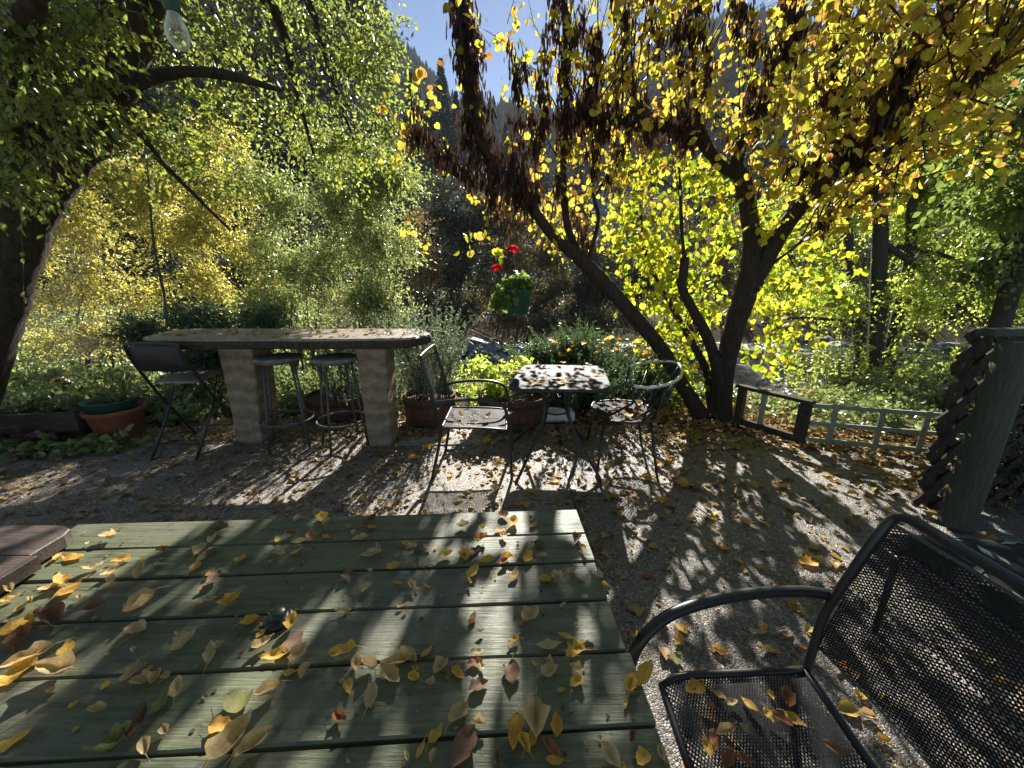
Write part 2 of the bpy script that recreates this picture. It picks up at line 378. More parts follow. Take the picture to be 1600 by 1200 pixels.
M['leaf_willow'] = M_leaf('willow_leaves', [(.18, .25, .10), (.27, .34, .12), (.37, .38, .13), (.15, .21, .09), (.30, .36, .19), (.46, .43, .12)], .56, .3, .7, 1.71, patch=.7)
M['leaf_dark'] = M_leaf('dark_shrub_leaves', [(.055, .07, .045), (.09, .10, .06), (.07, .08, .06), (.13, .11, .06), (.045, .06, .045)], .35, .5, .4, 1.3, patch=.3)
M['leaf_tan'] = M_leaf('olive_tan_shrub_leaves', [(.16, .15, .07), (.24, .2, .08), (.12, .12, .06), (.28, .17, .07)], .42, .5, .4, 1.3, patch=.4)
M['far_trees'] = M_simple('far_conifer_forest', (.012, .02, .016), (.03, .042, .03), .3, 1, 0, bs=0)
M['leaf_hill'] = M_leaf('hillside_tree_leaves', [(.035, .05, .035), (.06, .075, .045), (.05, .06, .05), (.08, .08, .05)], .3, .5, .3, 1.2)
M['leaf_alder'] = M_leaf('alder_leaves', [(.28, .38, .06), (.42, .46, .08), (.22, .32, .06), (.5, .5, .09), (.15, .24, .05), (.38, .42, .08)], .62, .35, .6, 1.84, patch=.5)
M['leaf_green'] = M_leaf('fresh_green_leaves', [(.10, .16, .045), (.2, .27, .06), (.13, .19, .05), (.3, .33, .07)], .5, .4, .5, 1.4, patch=1)
M['leaf_cover'] = M_leaf('ground_cover_leaves', [(.12, .19, .065), (.22, .29, .1), (.16, .22, .085), (.36, .37, .12), (.09, .14, .055)], .45, .33, .7, 1.3, patch=1)
M['leaf_juniper'] = M_leaf('juniper_needles', [(.045, .085, .04), (.08, .13, .06), (.055, .10, .05), (.14, .19, .08)], .4, .45, .5, 1.5)
M['leaf_rosemary'] = M_leaf('grey_green_needles', [(.12, .16, .10), (.18, .22, .14), (.22, .27, .19), (.09, .13, .08)], .4, .5, .4, 1.3)
M['leaf_pink'] = M_leaf('dusky_pink_leaves', [(.14, .05, .07), (.22, .09, .12), (.1, .04, .05)], .35, .5, .3, 1.2)
M['geranium'] = M_leaf('geranium_leaves', [(.06, .11, .03), (.12, .19, .05), (.2, .27, .06), (.08, .14, .04)], .5, .4, .4, 1.5)
M['petal_red'] = M_leaf('red_petals', [(.62, .015, .04), (.75, .03, .08), (.5, .01, .03)], .4, .5, .3, 1.2)
M['petal_dark'] = M_leaf('dark_red_petals', [(.22, .01, .03), (.3, .015, .05)], .3, .5, .3, 1.1)
M['petal_yellow'] = M_leaf('yellow_petals', [(.85, .7, .03), (.8, .6, .02)], .4, .5, .3, 1.2)
M['litter'] = M_leaf('leaf_litter', [(.36, .23, .10), (.52, .36, .10), (.18, .10, .055), (.58, .40, .07), (.28, .17, .09), (.44, .30, .14), (.13, .075, .045)], .3, .6, .25, 1.2)
M['litter_brown'] = M_leaf('brown_leaf_litter', [(.26, .18, .11), (.42, .30, .17), (.18, .11, .07), (.5, .36, .14), (.22, .15, .10), (.48, .38, .22), (.12, .08, .05)], .3, .6, .25, 1.2)
M['conifer'] = M_leaf('conifer_needles', [(.018, .035, .025), (.03, .05, .035), (.025, .04, .03)], .25, .6, .2, 1.1)
def M_fallen(name, a, b, c):
    m, nt, out = newmat(name); oi = N(nt, 'ObjectInfo'); v = coords(nt)
    off = N(nt, 'VectorMath', operation='ADD'); nt.links.new(v, off.inputs[0]); nt.links.new(oi.outputs['Random'], off.inputs[1])
    n = noise(nt, off.outputs[0], 45, 5, .65); base = ramp(nt, [(0, a), (1, b)], oi.outputs['Random']).outputs[0]
    sp = ramp(nt, [(.56, (0, 0, 0)), (.68, (.85,) * 3)], n.outputs[0]).outputs[0]; col = mixc(nt, sp, base, c)
    n3 = noise(nt, off.outputs[0], 14, 3); col = mixc(nt, 1.0, col, ramp(nt, [(.3, (.75,) * 3), (.7, (1.15,) * 3)], n3.outputs[0]).outputs[0], 'MULTIPLY')
    pb_ = princ(nt, None, .55, .3); nt.links.new(col, pb_.inputs['Base Color']); bump(nt, pb_, n.outputs[0], .4, .002)
    t = N(nt, 'BsdfTranslucent'); nt.links.new(col, t.inputs[0]); ms = N(nt, 'MixShader'); ms.inputs[0].default_value = .45
    nt.links.new(pb_.outputs[0], ms.inputs[1]); nt.links.new(t.outputs[0], ms.inputs[2]); nt.links.new(ms.outputs[0], out.inputs[0]); return m
FM = {'y': M_fallen('yellow_fallen_leaf', (.84, .54, .10), (.78, .42, .08), (.46, .22, .07)),
      't': M_fallen('tan_fallen_leaf', (.76, .56, .29), (.66, .46, .22), (.33, .2, .11)),
      'b': M_fallen('brown_fallen_leaf', (.19, .11, .065), (.27, .16, .10), (.07, .04, .03)),
      'o': M_fallen('olive_fallen_leaf', (.27, .28, .10), (.32, .31, .12), (.16, .14, .06)),
      'r': M_fallen('rust_fallen_leaf', (.46, .2, .08), (.38, .16, .07), (.18, .08, .04))}
def M_water():
    m, nt, out = newmat('creek_water'); b = princ(nt, out, .09, .6); b.inputs['Base Color'].default_value = (.028, .036, .036, 1)
    v = coords(nt, (1, .45, 1)); n = noise(nt, v, 2.6, 8, .68, .8); foam = noise(nt, coords(nt, (1, .5, 1)), 1.1, 9, .75, 1)
    r = ramp(nt, [(.52, (.028, .036, .036)), (.66, (.5, .53, .56))], foam.outputs[0]); nt.links.new(r.outputs[0], b.inputs['Base Color'])
    rg = ramp(nt, [(.5, (.1,) * 3), (.65, (.45,) * 3)], foam.outputs[0]); nt.links.new(rg.outputs[0], b.inputs['Roughness'])
    bump(nt, b, n.outputs[0], .9, .16); return m
M['water'] = M_water()

def plant(name, label, cat, loc, leafarr, mat, twarr=None, twmat=None, group=None, lname='foliage', tname='stems'):
    t = thing(name, loc, label, cat, group)
    if leafarr is not None: np_mesh(lname, *leafarr, mat, t)
    if twarr is not None: np_mesh(tname, *twarr, twmat or M['twig'], t)
    return t
# ------------------------------------------------------------------ ground, creek, hills
def hgt(x, y):
    x = np.asarray(x, float); y = np.asarray(y, float)
    def ss(a, b, t): t = np.clip((t - a) / (b - a), 0, 1); return t * t * (3 - 2 * t)
    n = .25 * np.sin(x * .9 + 1.3) * np.sin(y * .7) + .12 * np.sin(x * 2.3 + y * 1.7)
    dip = np.exp(-((x - 3.9) / 1.5) ** 2) * 1.25
    h = -.02 - 1.75 * ss(5.6 - dip, 10.5 - 1.6 * dip, y) + .06 * n * ss(4.6, 7, y)
    h = h + ss(17.5, 22, y) * (1.3 + .4 * n) + ss(21, 60, y) * 6 + np.clip(y - 60, 0, None) * .12
    big = 1 + .22 * np.sin(x * .011 + .8) + .1 * np.sin(x * .031 + y * .012) + .05 * np.sin(x * .09 + y * .05)
    ratio = x / np.maximum(y, 1)
    amp = np.interp(ratio, [-.6, -.34, -.25, -.12, .1, .2, .33, .5, .8], [185, 165, 118, 82, 76, 92, 118, 128, 130])
    h = h + ss(70, 330, y) * amp * (.94 + .3 * (big - 1))
    # the left bank keeps wooded land instead of creek
    left = ss(-3.5, -7.5, x + (y - 9) * -.25) * ss(5.6, 9, y)
    h = h * (1 - left * (y < 22)) + left * (y < 22) * (-.4 + .03 * (y - 6))
    return h
ys = np.concatenate([np.linspace(-3, 5, 12), np.linspace(5.3, 26, 70), np.linspace(27, 70, 30), np.linspace(74, 420, 60), [900]])
xs = np.concatenate([np.linspace(-700, -80, 30), np.linspace(-74, -18, 20), np.linspace(-17, 17, 90), np.linspace(18, 74, 20), np.linspace(80, 700, 30)])
X, Y = np.meshgrid(xs, ys); Z = hgt(X, Y)
V = np.stack([X, Y, Z], -1).reshape(-1, 3); nx = len(xs); ny = len(ys)
ii, jj = np.meshgrid(np.arange(nx - 1), np.arange(ny - 1)); q = (jj * nx + ii).ravel()
idx = np.stack([q, q + 1, q + nx + 1, q + nx], 1).ravel(); yc = V[q, 1]
g = np_mesh('ground', V, np.full(len(q), 4), idx, [M['soil'], M['hill']], smooth=True, mi=(yc > 26).astype(int)); tag(g, kind='structure')

mb = MB()      # creek sheet
mb.add([(-40, 6.4, -1.42), (60, 6.4, -1.42), (60, 23, -1.42), (-40, 23, -1.42)], [(0, 1, 2, 3)])
tag(mb.build('creek_water', M['water']), kind='structure')

# patio: two pours of exposed aggregate with a timber strip between
mb = MB()
mb.slab([(-9, -3), (.36, -3), (.455, 3.42), (.46, 4.0), (-.2, 4.05), (-3.6, 4.2), (-9, 3.75)], -.12, 0.0, .004); mb.mi = 1
mb.slab([(.40, -3), (7, -3), (7, 2.95), (3.85, 3.12), (2.75, 3.42), (2.3, 3.7), (1.4, 3.95), (.50, 4.0), (.495, 3.42)], -.12, 0.001, .004)
tag(mb.build('patio', [M['patio_light'], M['patio']]), kind='structure')
mb = MB(); mb.slab([(.362, -3), (.398, -3), (.493, 3.42), (.457, 3.42)], -.1, .006, .003)
tag(mb.build('timber_strip', M['brown_wood'], org=(.42, 1, 0)), 'narrow weathered timber strip set in the patio between two concrete pours', 'timber strip')
mb = MB(); mb.slab([(-1.12, 3.40), (-.25, 3.44), (-.25, 3.62), (-1.12, 3.60)], -.1, .012, .004)
tag(mb.build('concrete_slab', M_simple('smooth_concrete', (.22, .2, .18), (.34, .32, .29), 12, .85, .2)), 'smooth pale concrete strip beside the right bar pillar', 'concrete slab')

# ------------------------------------------------------------------ picnic table
th = R(3.0); ca, sa = math.cos(th), math.sin(th); R3 = Matrix.Rotation(th, 3, 'Z')
FR = Vector((.227, 1.202)); tcn = Vector((-.6, .74, 0))
pt = thing('picnic_table', (tcn.x, tcn.y, 0), 'long green painted plank table strewn with yellow leaves in the foreground', 'picnic table')
mb = MB(); rng = random.Random(3)
tw_, PW, PG = 1.67, .1385, .0055
def tpt(u, v, z): return Vector((FR.x - u * ca + v * sa, FR.y - u * sa - v * ca, z))   # u from the right end, v from the far edge
widths = [.138, .128, .136, .142, .146, .138, .140]
v0 = 0; HOLE = W(437, 970, .75)
for k, wd in enumerate(widths):
    dz = rng.uniform(-.002, .002); e = [rng.uniform(-.006, .006) for _ in range(2)]; nseg = 14
    rings = []
    for i in range(nseg + 1):
        u = i / nseg * tw_ + (e[0] if i == 0 else e[1] if i == nseg else 0); wv = .0012 * math.sin(i * .9 + k * 2); a, b = v0 + wv, v0 + wd - PG + wv * .5; c = .0035; z1 = .75 + dz + .0008 * math.sin(i + k); z0 = .712
        rings.append([tpt(u, a, z1 - c), tpt(u, a + c, z1), tpt(u, (a + b) / 2, z1 - .0006), tpt(u, b - c, z1), tpt(u, b, z1 - c), tpt(u, b, z0), tpt(u, a, z0)])
    mb.rings(rings); v0 += wd
mb.mi = 1; vv = 0
for wd in widths:
    for u in (.17, .84, tw_ - .17):
        for f in (.25, .75):
            c0 = tpt(u + rng.uniform(-.006, .006), vv + wd * f + rng.uniform(-.006, .006), .7525); mb.add([c0 + Vector((math.cos(a) * .0042, math.sin(a) * .0042, 0)) for a in [i * math.pi / 4 for i in range(8)]], [tuple(range(8))])
    vv += wd
mb.build('tabletop', [M['green_wood'], M['iron']], pt)
for u in (.18, tw_ - .18):
    mb = MB(); mb.box(tpt(u, .48, .69), (.09, .9, .04), R3, .004); mb.build('cleat', M['green_wood'], pt)
    for v in (.12, .84):
        mb = MB(); mb.box(tpt(u, v, .335), (.085, .085, .67), R3, .005); mb.build('leg', M['green_wood'], pt)
mb = MB(); hp = HOLE + Vector((0, 0, .001))
mb.lathe([(.032, 0), (.034, .004), (.030, .011), (.022, .013), (.019, .012), (.017, .024), (.012, .028), (.002, .029)], hp, 20)
mb.build('umbrella_hole_plug', M['black_metal'], pt, True)

bt = thing('brown_table', (-1.8, .7, 0), 'brown weathered plank table with rounded corner touching the left end of the green table', 'table')
def rrect(x0, y0, x1, y1, r, n=6):
    out = []
    for cx, cy, a0 in ((x1 - r, y1 - r, 0), (x0 + r, y1 - r, 90), (x0 + r, y0 + r, 180), (x1 - r, y0 + r, 270)):
        for i in range(n + 1): a = R(a0 + 90 * i / n); out.append((cx + r * math.cos(a), cy + r * math.sin(a)))
    return out
mb = MB(); cols = []
yy = 1.035
for k in range(4):
    y1 = yy; y0 = yy - .132
    o = [(-2.6, y0), (-1.325 + .004 * k * (-1), y0), (-1.335, y1 - .0)] if k else [(-2.6, y0), (-1.33, y0), (-1.335, y1 - .045), (-1.35, y1 - .015), (-1.385, y1)]
    o = o + [(-2.6, y1)]
    o = [(x + .03 * k, y) if x > -2 else (x, y) for x, y in o]
    mb.slab(o, .758, .80, .003); yy = y0 - .004
mb.build('tabletop', M['brown_wood'], bt)
for x, y in ((-1.62, .95), (-2.45, .95), (-1.62, .58), (-2.45, .58)):
    mb = MB(); mb.box((x, y, .379), (.07, .07, .757), None, .004); mb.build('leg', M['brown_wood'], bt)

# ------------------------------------------------------------------ expanded metal
def emesh(surf, nu, nv, wd, inside=None):
    """surf(u,v)->(n,3) arrays; diamonds nu x nv as ribbons of width wd"""
    Vs = []; n = 0; faces = []
    for kx in range(nv):
        i = np.arange(nu + 1); u = i / nu; v = (kx + .5 + .5 * np.where((i + kx) % 2, 1, -1)) / nv
        P = surf(u, np.clip(v, 0, 1)); a, b = P[:-1], P[1:]
        cen = (a + b) / 2
        d = nrm(b - a); e = 1e-3
        n1 = surf(u[:-1] + e, np.clip(v[:-1], 0, 1)) - a; n2 = surf(u[:-1], np.clip(v[:-1], 0, 1) * (1 - e) + .0005) - a
        no = nrm(np.cross(n1, n2)); s = np.cross(d, no) * wd / 2
        if inside is not None:
            keep = inside((u[:-1] + u[1:]) / 2, (v[:-1] + v[1:]) / 2); a, b, s = a[keep], b[keep], s[keep]
        Vs.append(np.stack([a - s, b - s, b + s, a + s], 1).reshape(-1, 3))
    V = np.concatenate(Vs); m = len(V) // 4
    return V, np.full(m, 4), np.arange(len(V))

# ------------------------------------------------------------------ near mesh chair (faces -X)
ch = thing('mesh_armchair', (.65, .6, 0), 'black steel mesh armchair with leaves on its seat beside the end of the green table', 'chair')
YF, YN = .885, .325
def U3(p): return Vector(p)
mb = MB(); bp = smooth_path([(.855, YF - .02, .43), (.885, YF, .60), (.905, YF, .68), (.955, YF - .01, .86), (.985, YF - .015, .935), (.992, YF - .045, .955), (.994, YF - .12, .957), (.994, YN + .12, .957), (.992, YN + .045, .955), (.985, YN + .015, .935), (.955, YN + .01, .86), (.905, YN, .68), (.885, YN, .60), (.855, YN + .02, .43)], 5)
mb.tube(bp, .0125, 10); mb.build('back_frame', M['black_metal'], ch, True)
for Yc, s in ((YF, 1), (YN, -1)):
    mb = MB(); pth = smooth_path([(.905, Yc + .016 * s, .668), (.80, Yc + .014 * s, .682), (.62, Yc - .01 * s, .69), (.45, Yc - .05 * s, .682), (.36, Yc - .085 * s, .655), (.318, Yc - .10 * s, .60), (.305, Yc - .10 * s, .52)], 5)
    mb.tube(pth, .0155, 10); mb.build('arm', M['black_metal'], ch, True)
    mb = MB(); mb.tube([(.305, Yc - .10 * s, .52), (.31, Yc - .095 * s, .40), (.30, Yc - .08 * s, 0.0)], .0125, 8); mb.build('leg', M['black_metal'], ch, True)
    mb = MB(); mb.tube([(.852, Yc - .02 * s, .44), (.84, Yc - .02 * s, .38), (.87, Yc - .01 * s, .2), (.93, Yc, 0.0)], .0125, 8); mb.build('leg', M['black_metal'], ch, True)
def backsurf(u, v):
    z = .52 + v * .405; xm = np.interp(z, [.43, .60, .68, .86, .935], [.86, .888, .908, .957, .984])
    bulge = .03 * np.sin(np.pi * u) * (1 - .4 * v)
    return np.stack([xm + bulge, (YF - .015) + u * (YN - YF + .03), z], -1)
np_mesh('back_mesh', *emesh(backsurf, 76, 104, .0036), M['mesh_metal'], ch)
for v in (0, 1):
    mb = MB(); P = backsurf(np.linspace(0, 1, 16), np.full(16, float(v))); mb.tube([tuple(p) for p in P], .0045, 6)
    mb.build('back_mesh_rim', M['stool_metal'], ch, True)
def seatsurf(u, v):
    x = .85 - u * .42; y = (YF - .02 - .02 * u) + v * (YN - YF + .04 + .04 * u)
    z = .43 - .018 * np.sin(np.pi * u) * np.sin(np.pi * v) - .035 * np.clip((u - .85) / .15, 0, 1) ** 2 + .008 * np.cos(np.pi * v * 2)
    return np.stack([x, y, z], -1)
np_mesh('seat_mesh', *emesh(seatsurf, 100, 72, .0034), M['mesh_metal'], ch)
mb = MB(); t = np.linspace(0, 1, 12); o = np.ones(12)
rim = np.concatenate([seatsurf(t, o * 0), seatsurf(o, t)[1:], seatsurf(1 - t, o)[1:], seatsurf(o * 0, 1 - t)[1:]])
mb.tube([tuple(p) for p in rim], .0105, 8); mb.build('seat_rim', M['black_metal'], ch, True)

# ------------------------------------------------------------------ cushioned chair at the right edge
cc = thing('cushioned_chair', (1.95, 1.2, 0), 'low chair carrying a dark cushion printed with leaves and pink flowers, behind the mesh armchair', 'chair')
cx0, cy0, cx1, cy1, cz = 1.60, .80, 2.35, 1.44, .52
mb = MB(); nu, nv = 18, 14; rngc = random.Random(9)
def cush(u, v):
    e = min(u, 1 - u, v, 1 - v); hh = .055 * (1 - math.exp(-e * 16)); return Vector((cx0 + u * (cx1 - cx0), cy0 + v * (cy1 - cy0) - .08 * u, cz - .05 + hh + .008 * math.sin(u * 9) * math.sin(v * 7)))
vs = [cush(i / nu, j / nv) for j in range(nv + 1) for i in range(nu + 1)]; vb = [Vector((p.x, p.y, 2 * (cz - .055) - p.z)) for p in vs]
fs = [(j * (nu + 1) + i, j * (nu + 1) + i + 1, (j + 1) * (nu + 1) + i + 1, (j + 1) * (nu + 1) + i) for j in range(nv) for i in range(nu)]
mb.add(vs, fs); mb.add(vb, [f[::-1] for f in fs])
for k in range(46):      # printed leaves and blossoms
    u, v = rngc.uniform(.06, .9), rngc.uniform(.08, .92); p = cush(u, v) + Vector((0, 0, .0025)); a = rngc.uniform(0, 6.28); L = rngc.uniform(.05, .09)
    if k % 5 == 0:
        mb.mi = 2
        for q in range(3):
            aa = a + q * 1.5; c = p + Vector((math.cos(aa), math.sin(aa), 0)) * .011
            mb.add([c + Vector((math.cos(t_) * .009, math.sin(t_) * .011, .0004 * q)) for t_ in [i * 6.283 / 8 for i in range(8)]], [tuple(range(8))])
    else:
        mb.mi = 1; dx = Vector((math.cos(a), math.sin(a), 0)); dy = Vector((-dx.y, dx.x, 0))
        def on(pp):
            uu = min(max((pp.x - cx0) / (cx1 - cx0), 0), 1); vv = min(max((pp.y - cy0 + .08 * uu) / (cy1 - cy0), 0), 1); z = cush(uu, vv).z + .003; return Vector((pp.x, pp.y, z))
        mb.add([on(p - dx * L / 2), on(p + dy * L * .16), on(p + dx * L / 2), on(p - dy * L * .16)], [(0, 3, 2, 1)])
mb.mi = 0
mb.build('cushion', [M_simple('dark_navy_fabric', (.010, .012, .016), (.016, .018, .022), 200, .8, .2), M_simple('printed_leaf_green', (.10, .19, .13), (.28, .36, .28), 30, .8, .2), M_simple('printed_blossom', (.30, .10, .06), (.42, .24, .16), 30, .8, .2)], cc, True)
mb = MB(); mb.tube([(cx0 + .02, cy0 + .02, .40), (cx1, cy0 - .05, .40), (cx1, cy1 - .1, .40), (cx0 + .02, cy1 - .02, .40), (cx0 + .02, cy0 + .02, .40)], .014, 8); mb.build('seat_frame', M['black_metal'], cc, True)
for x, y in ((cx0 + .04, cy0 + .04), (cx0 + .04, cy1 - .05), (cx1 - .05, cy0), (cx1 - .05, cy1 - .12)):
    mb = MB(); mb.tube([(x, y, .4), (x, y, 0)], .013, 8); mb.build('leg', M['black_metal'], cc, True)

# ------------------------------------------------------------------ slab bar with two pillars
bar = thing('slab_bar', (-2.0, 3.5, 0), 'long weathered wood slab bar on two tapering layered pillars', 'bar counter')
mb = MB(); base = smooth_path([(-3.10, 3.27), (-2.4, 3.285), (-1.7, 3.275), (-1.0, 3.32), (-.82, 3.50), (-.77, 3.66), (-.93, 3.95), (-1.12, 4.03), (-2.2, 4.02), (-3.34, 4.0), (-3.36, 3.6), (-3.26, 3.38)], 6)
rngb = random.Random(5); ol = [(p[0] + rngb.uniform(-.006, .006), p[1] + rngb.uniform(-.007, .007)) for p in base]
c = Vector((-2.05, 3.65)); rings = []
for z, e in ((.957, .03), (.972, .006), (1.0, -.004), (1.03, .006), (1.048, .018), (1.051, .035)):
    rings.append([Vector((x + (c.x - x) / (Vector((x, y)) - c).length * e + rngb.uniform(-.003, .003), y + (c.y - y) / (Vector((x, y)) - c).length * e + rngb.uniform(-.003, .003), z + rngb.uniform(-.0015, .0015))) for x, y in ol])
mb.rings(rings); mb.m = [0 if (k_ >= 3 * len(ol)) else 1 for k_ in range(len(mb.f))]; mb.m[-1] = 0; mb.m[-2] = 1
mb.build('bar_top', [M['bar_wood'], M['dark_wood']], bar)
for bx0, bx1, by, tx0, tx1, dep in ((-2.68, -2.43, 3.47, -2.69, -2.37, .30), (-1.37, -1.15, 3.39, -1.40, -1.13, .26)):
    mb = MB(); rings = []; rp = random.Random(int(bx0 * -10)); nz = 16
    for i in range(nz + 1):
        t = i / nz; z = t * .956; a = bx0 + (tx0 - bx0) * t; b = bx1 + (tx1 - bx1) * t; j = lambda: rp.uniform(-.0035, .0035); y0 = by + .02 * (1 - t) * 0
        if t > .88: b -= (t - .88) * .3 * 0
        cc_ = .012
        ring = [(a + cc_, y0), (b - cc_, y0), (b, y0 + cc_), (b, y0 + dep - cc_), (b - cc_, y0 + dep), (a + cc_, y0 + dep), (a, y0 + dep - cc_), (a, y0 + cc_)]
        k1, k2 = j(), j(); rings.append([Vector((x + k1, y + k2, z)) for x, y in ring])
    mb.rings(rings); mb.build('pillar', M['pillar'], bar)

# ------------------------------------------------------------------ bar stools
def stool(cx, cyy, rz):
    t = thing('bar_stool', (cx, cyy, 0), '', 'bar stool', 'round bar stools at the slab bar')
    mb = MB(); mb.lathe([(.175, .835), (.198, .838), (.202, .852), (.198, .866), (.185, .871), (.02, .869)], (cx, cyy, 0), 28); mb.build('seat', M['stool_seat'], t, True)
    mb = MB(); mb.lathe([(.16, .815), (.165, .815), (.165, .8345), (.16, .8345)], (cx, cyy, 0), 24); mb.build('seat_ring', M['stool_metal'], t)
    for k in range(4):
        a = R(rz + 90 * k); mb = MB(); mb.tube([(cx + .15 * math.cos(a), cyy + .15 * math.sin(a), .83), (cx + .235 * math.cos(a), cyy + .235 * math.sin(a), 0)], .0115, 8); mb.build('leg', M['stool_metal'], t, True)
    mb = MB(); mb.tube([(cx + .222 * math.cos(R(i * 10)), cyy + .222 * math.sin(R(i * 10)), .27) for i in range(37)], .0115, 8, cap=False); mb.build('foot_ring', M['stool_metal'], t, True)
    return t
s1 = stool(-2.13, 3.44, 250); s1['label'] = 'round grey bar stool standing just right of the left bar pillar'
s2 = stool(-1.60, 3.42, 262); s2['label'] = 'round grey bar stool standing just left of the right bar pillar'

# ------------------------------------------------------------------ folding bar chair
fc = thing('folding_chair', (-3.0, 3.4, 0), 'tall black folding chair with grey seat pulled up to the left end of the bar', 'chair')
xl, xr = -3.25, -2.78
def rect_panel(name, pts, th_, mat, n=None):
    p0, p1, p2, p3 = [Vector(p) for p in pts]; no = (p1 - p0).cross(p3 - p0).normalized() * th_ / 2
    mb = MB(); k = 6; rings = []
    def bez(u, v): return p0 * (1 - u) * (1 - v) + p1 * u * (1 - v) + p2 * u * v + p3 * (1 - u) * v
    ol = []
    r = .13
    for cu, cv, a0 in ((1 - r, 1 - r, 0), (r, 1 - r, 90), (r, r, 180), (1 - r, r, 270)):
        for i in range(k + 1): a = R(a0 + 90 * i / k); ol.append((cu + r * math.cos(a), cv + r * math.sin(a)))
    def ins(e): return [bez(.5 + (u - .5) * (1 - e), .5 + (v - .5) * (1 - e)) for u, v in ol]
    rings = [[q - no for q in ins(.05)], [q - no * .6 for q in ins(0)], [q + no * .6 for q in ins(0)], [q + no for q in ins(.05)]]
    mb.rings(rings); return mb.build(name, mat, n, True)
rect_panel('backrest', [(xl + .01, 3.27, .77), (xr - .01, 3.27, .77), (xr - .02, 3.20, 1.0), (xl + .02, 3.20, 1.0)], .03, M['folding_fab'], fc)
mb = MB(); fr = smooth_path([(xl - .03, 3.72, 0), (xl - .01, 3.42, .5), (xl + .0, 3.27, .78), (xl + .01, 3.195, .97), (xl + .06, 3.185, 1.018), (xr - .06, 3.185, 1.018), (xr - .01, 3.195, .97), (xr, 3.27, .78), (xr + .01, 3.42, .5), (xr + .03, 3.72, 0)], 5)
mb.tube(fr, .0125, 8); mb.build('back_frame', M['black_metal'], fc, True)
for x in (xl + .035, xr - .035):
    mb = MB(); mb.tube([(x, 3.58, .66), (x, 3.42, .36), (x + .02, 3.12, 0)], .0115, 8); mb.build('leg', M['black_metal'], fc, True)
rect_panel('seat', [(xl + .04, 3.31, .655), (xr - .04, 3.31, .655), (xr - .03, 3.66, .675), (xl + .03, 3.66, .675)], .024, M['folding_seat'], fc)
mb = MB(); mb.tube([(xl + .05, 3.22, .11), (xr - .05, 3.22, .11)], .009, 6); mb.tube([(xl, 3.66, .12), (xr, 3.66, .12)], .009, 6); mb.build('stretcher', M['black_metal'], fc, True)

# ------------------------------------------------------------------ bistro table
bi = thing('bistro_table', (.42, 3.3, 0), 'black mesh bistro table with rounded corners scattered with dry leaves', 'table')
cr = [Vector(p) for p in ((-.04, 2.88), (.77, 2.84), (.895, 3.72), (.12, 3.78))]
def bil(u, v): return cr[0] * (1 - u) * (1 - v) + cr[1] * u * (1 - v) + cr[2] * u * v + cr[3] * (1 - u) * v
ol = []
for cu, cv, a0 in ((.86, .86, 0), (.14, .86, 90), (.14, .14, 180), (.86, .14, 270)):
    for i in range(6): a = R(a0 + 90 * i / 5); p = bil(cu + .14 * math.cos(a), cv + .14 * math.sin(a)); ol.append((p.x, p.y))
mb = MB(); mb.slab(ol, .708, .722, .004); mb.build('tabletop', M_simple('dark_steel_tabletop', (.022, .023, .026), (.04, .042, .045), 260, .62, .1, bs=.5, bd=.001), bi)
mb = MB(); pts = [(x, y, .706) for x, y in ol]; mb.tube(pts + [pts[0]], .012, 8, cap=False); mb.build('table_rim', M['black_metal'], bi, True)
cxx, cyy = .37, 3.12
for sx, sy in ((-1, -1), (1, -1), (-1, 1), (1, 1)):
    mb = MB(); pth = smooth_path([(cxx + sx * .2, cyy + sy * .2, .705), (cxx + sx * .11, cyy + sy * .11, .63), (cxx + sx * .10, cyy + sy * .10, .48), (cxx + sx * .16, cyy + sy * .17, .30), (cxx + sx * .34, cyy + sy * .42, 0)], 5)
    mb.tube(pth, .0125, 8); mb.build('leg', M['black_metal'], bi, True)
mb = MB(); mb.tube([(cxx + .105 * math.cos(R(i * 20)), cyy + .105 * math.sin(R(i * 20)), .46) for i in range(19)], .008, 6, cap=False); mb.build('leg_ring', M['black_metal'], bi, True)

# left bistro armchair, faces +X
lc = thing('patio_armchair', (-.3, 3.0, 0), 'tall-backed black mesh armchair facing right on the left side of the bistro table', 'chair')
y0, y1 = 2.78, 3.30
mb = MB(); mb.tube(smooth_path([(-.64, y0, 0), (-.555, y0, .40), (-.60, y0 - .01, .70), (-.665, y0, .96), (-.675, y0 + .04, .995), (-.675, y1 - .04, .995), (-.665, y1, .96), (-.60, y1 + .01, .70), (-.555, y1, .40), (-.62, y1, 0)], 6), .0125, 8); mb.build('back_frame', M['black_metal'], lc, True)
for y, s in ((y0 - .01, -1), (y1 + .01, 1)):
    mb = MB(); mb.tube(smooth_path([(-.60, y, .64), (-.42, y + .015 * s, .665), (-.2, y + .02 * s, .665), (-.07, y + .01 * s, .62), (-.035, y, .52), (-.02, y, .40), (.0, y, 0)], 6), .0125, 8); mb.build('arm', M['black_metal'], lc, True)
def bs2(u, v):
    z = .50 + v * .44; x = np.interp(z, [.4, .7, .96], [-.57, -.605, -.665]); return np.stack([x - .035 * np.sin(np.pi * u), y0 + .01 + u * (y1 - y0 - .02), z], -1)
np_mesh('back_mesh', *emesh(bs2, 52, 40, .0042), M['mesh_metal'], lc)
def ss2(u, v): return np.stack([-.545 + u * .50, y0 + .01 + v * (y1 - y0 - .02), .43 - .015 * np.sin(np.pi * u) * np.sin(np.pi * v) - .02 * u ** 4], -1)
np_mesh('seat_mesh', *emesh(ss2, 52, 50, .0055), M['mesh_metal'], lc)
mb = MB(); t = np.linspace(0, 1, 10); o = np.ones(10)
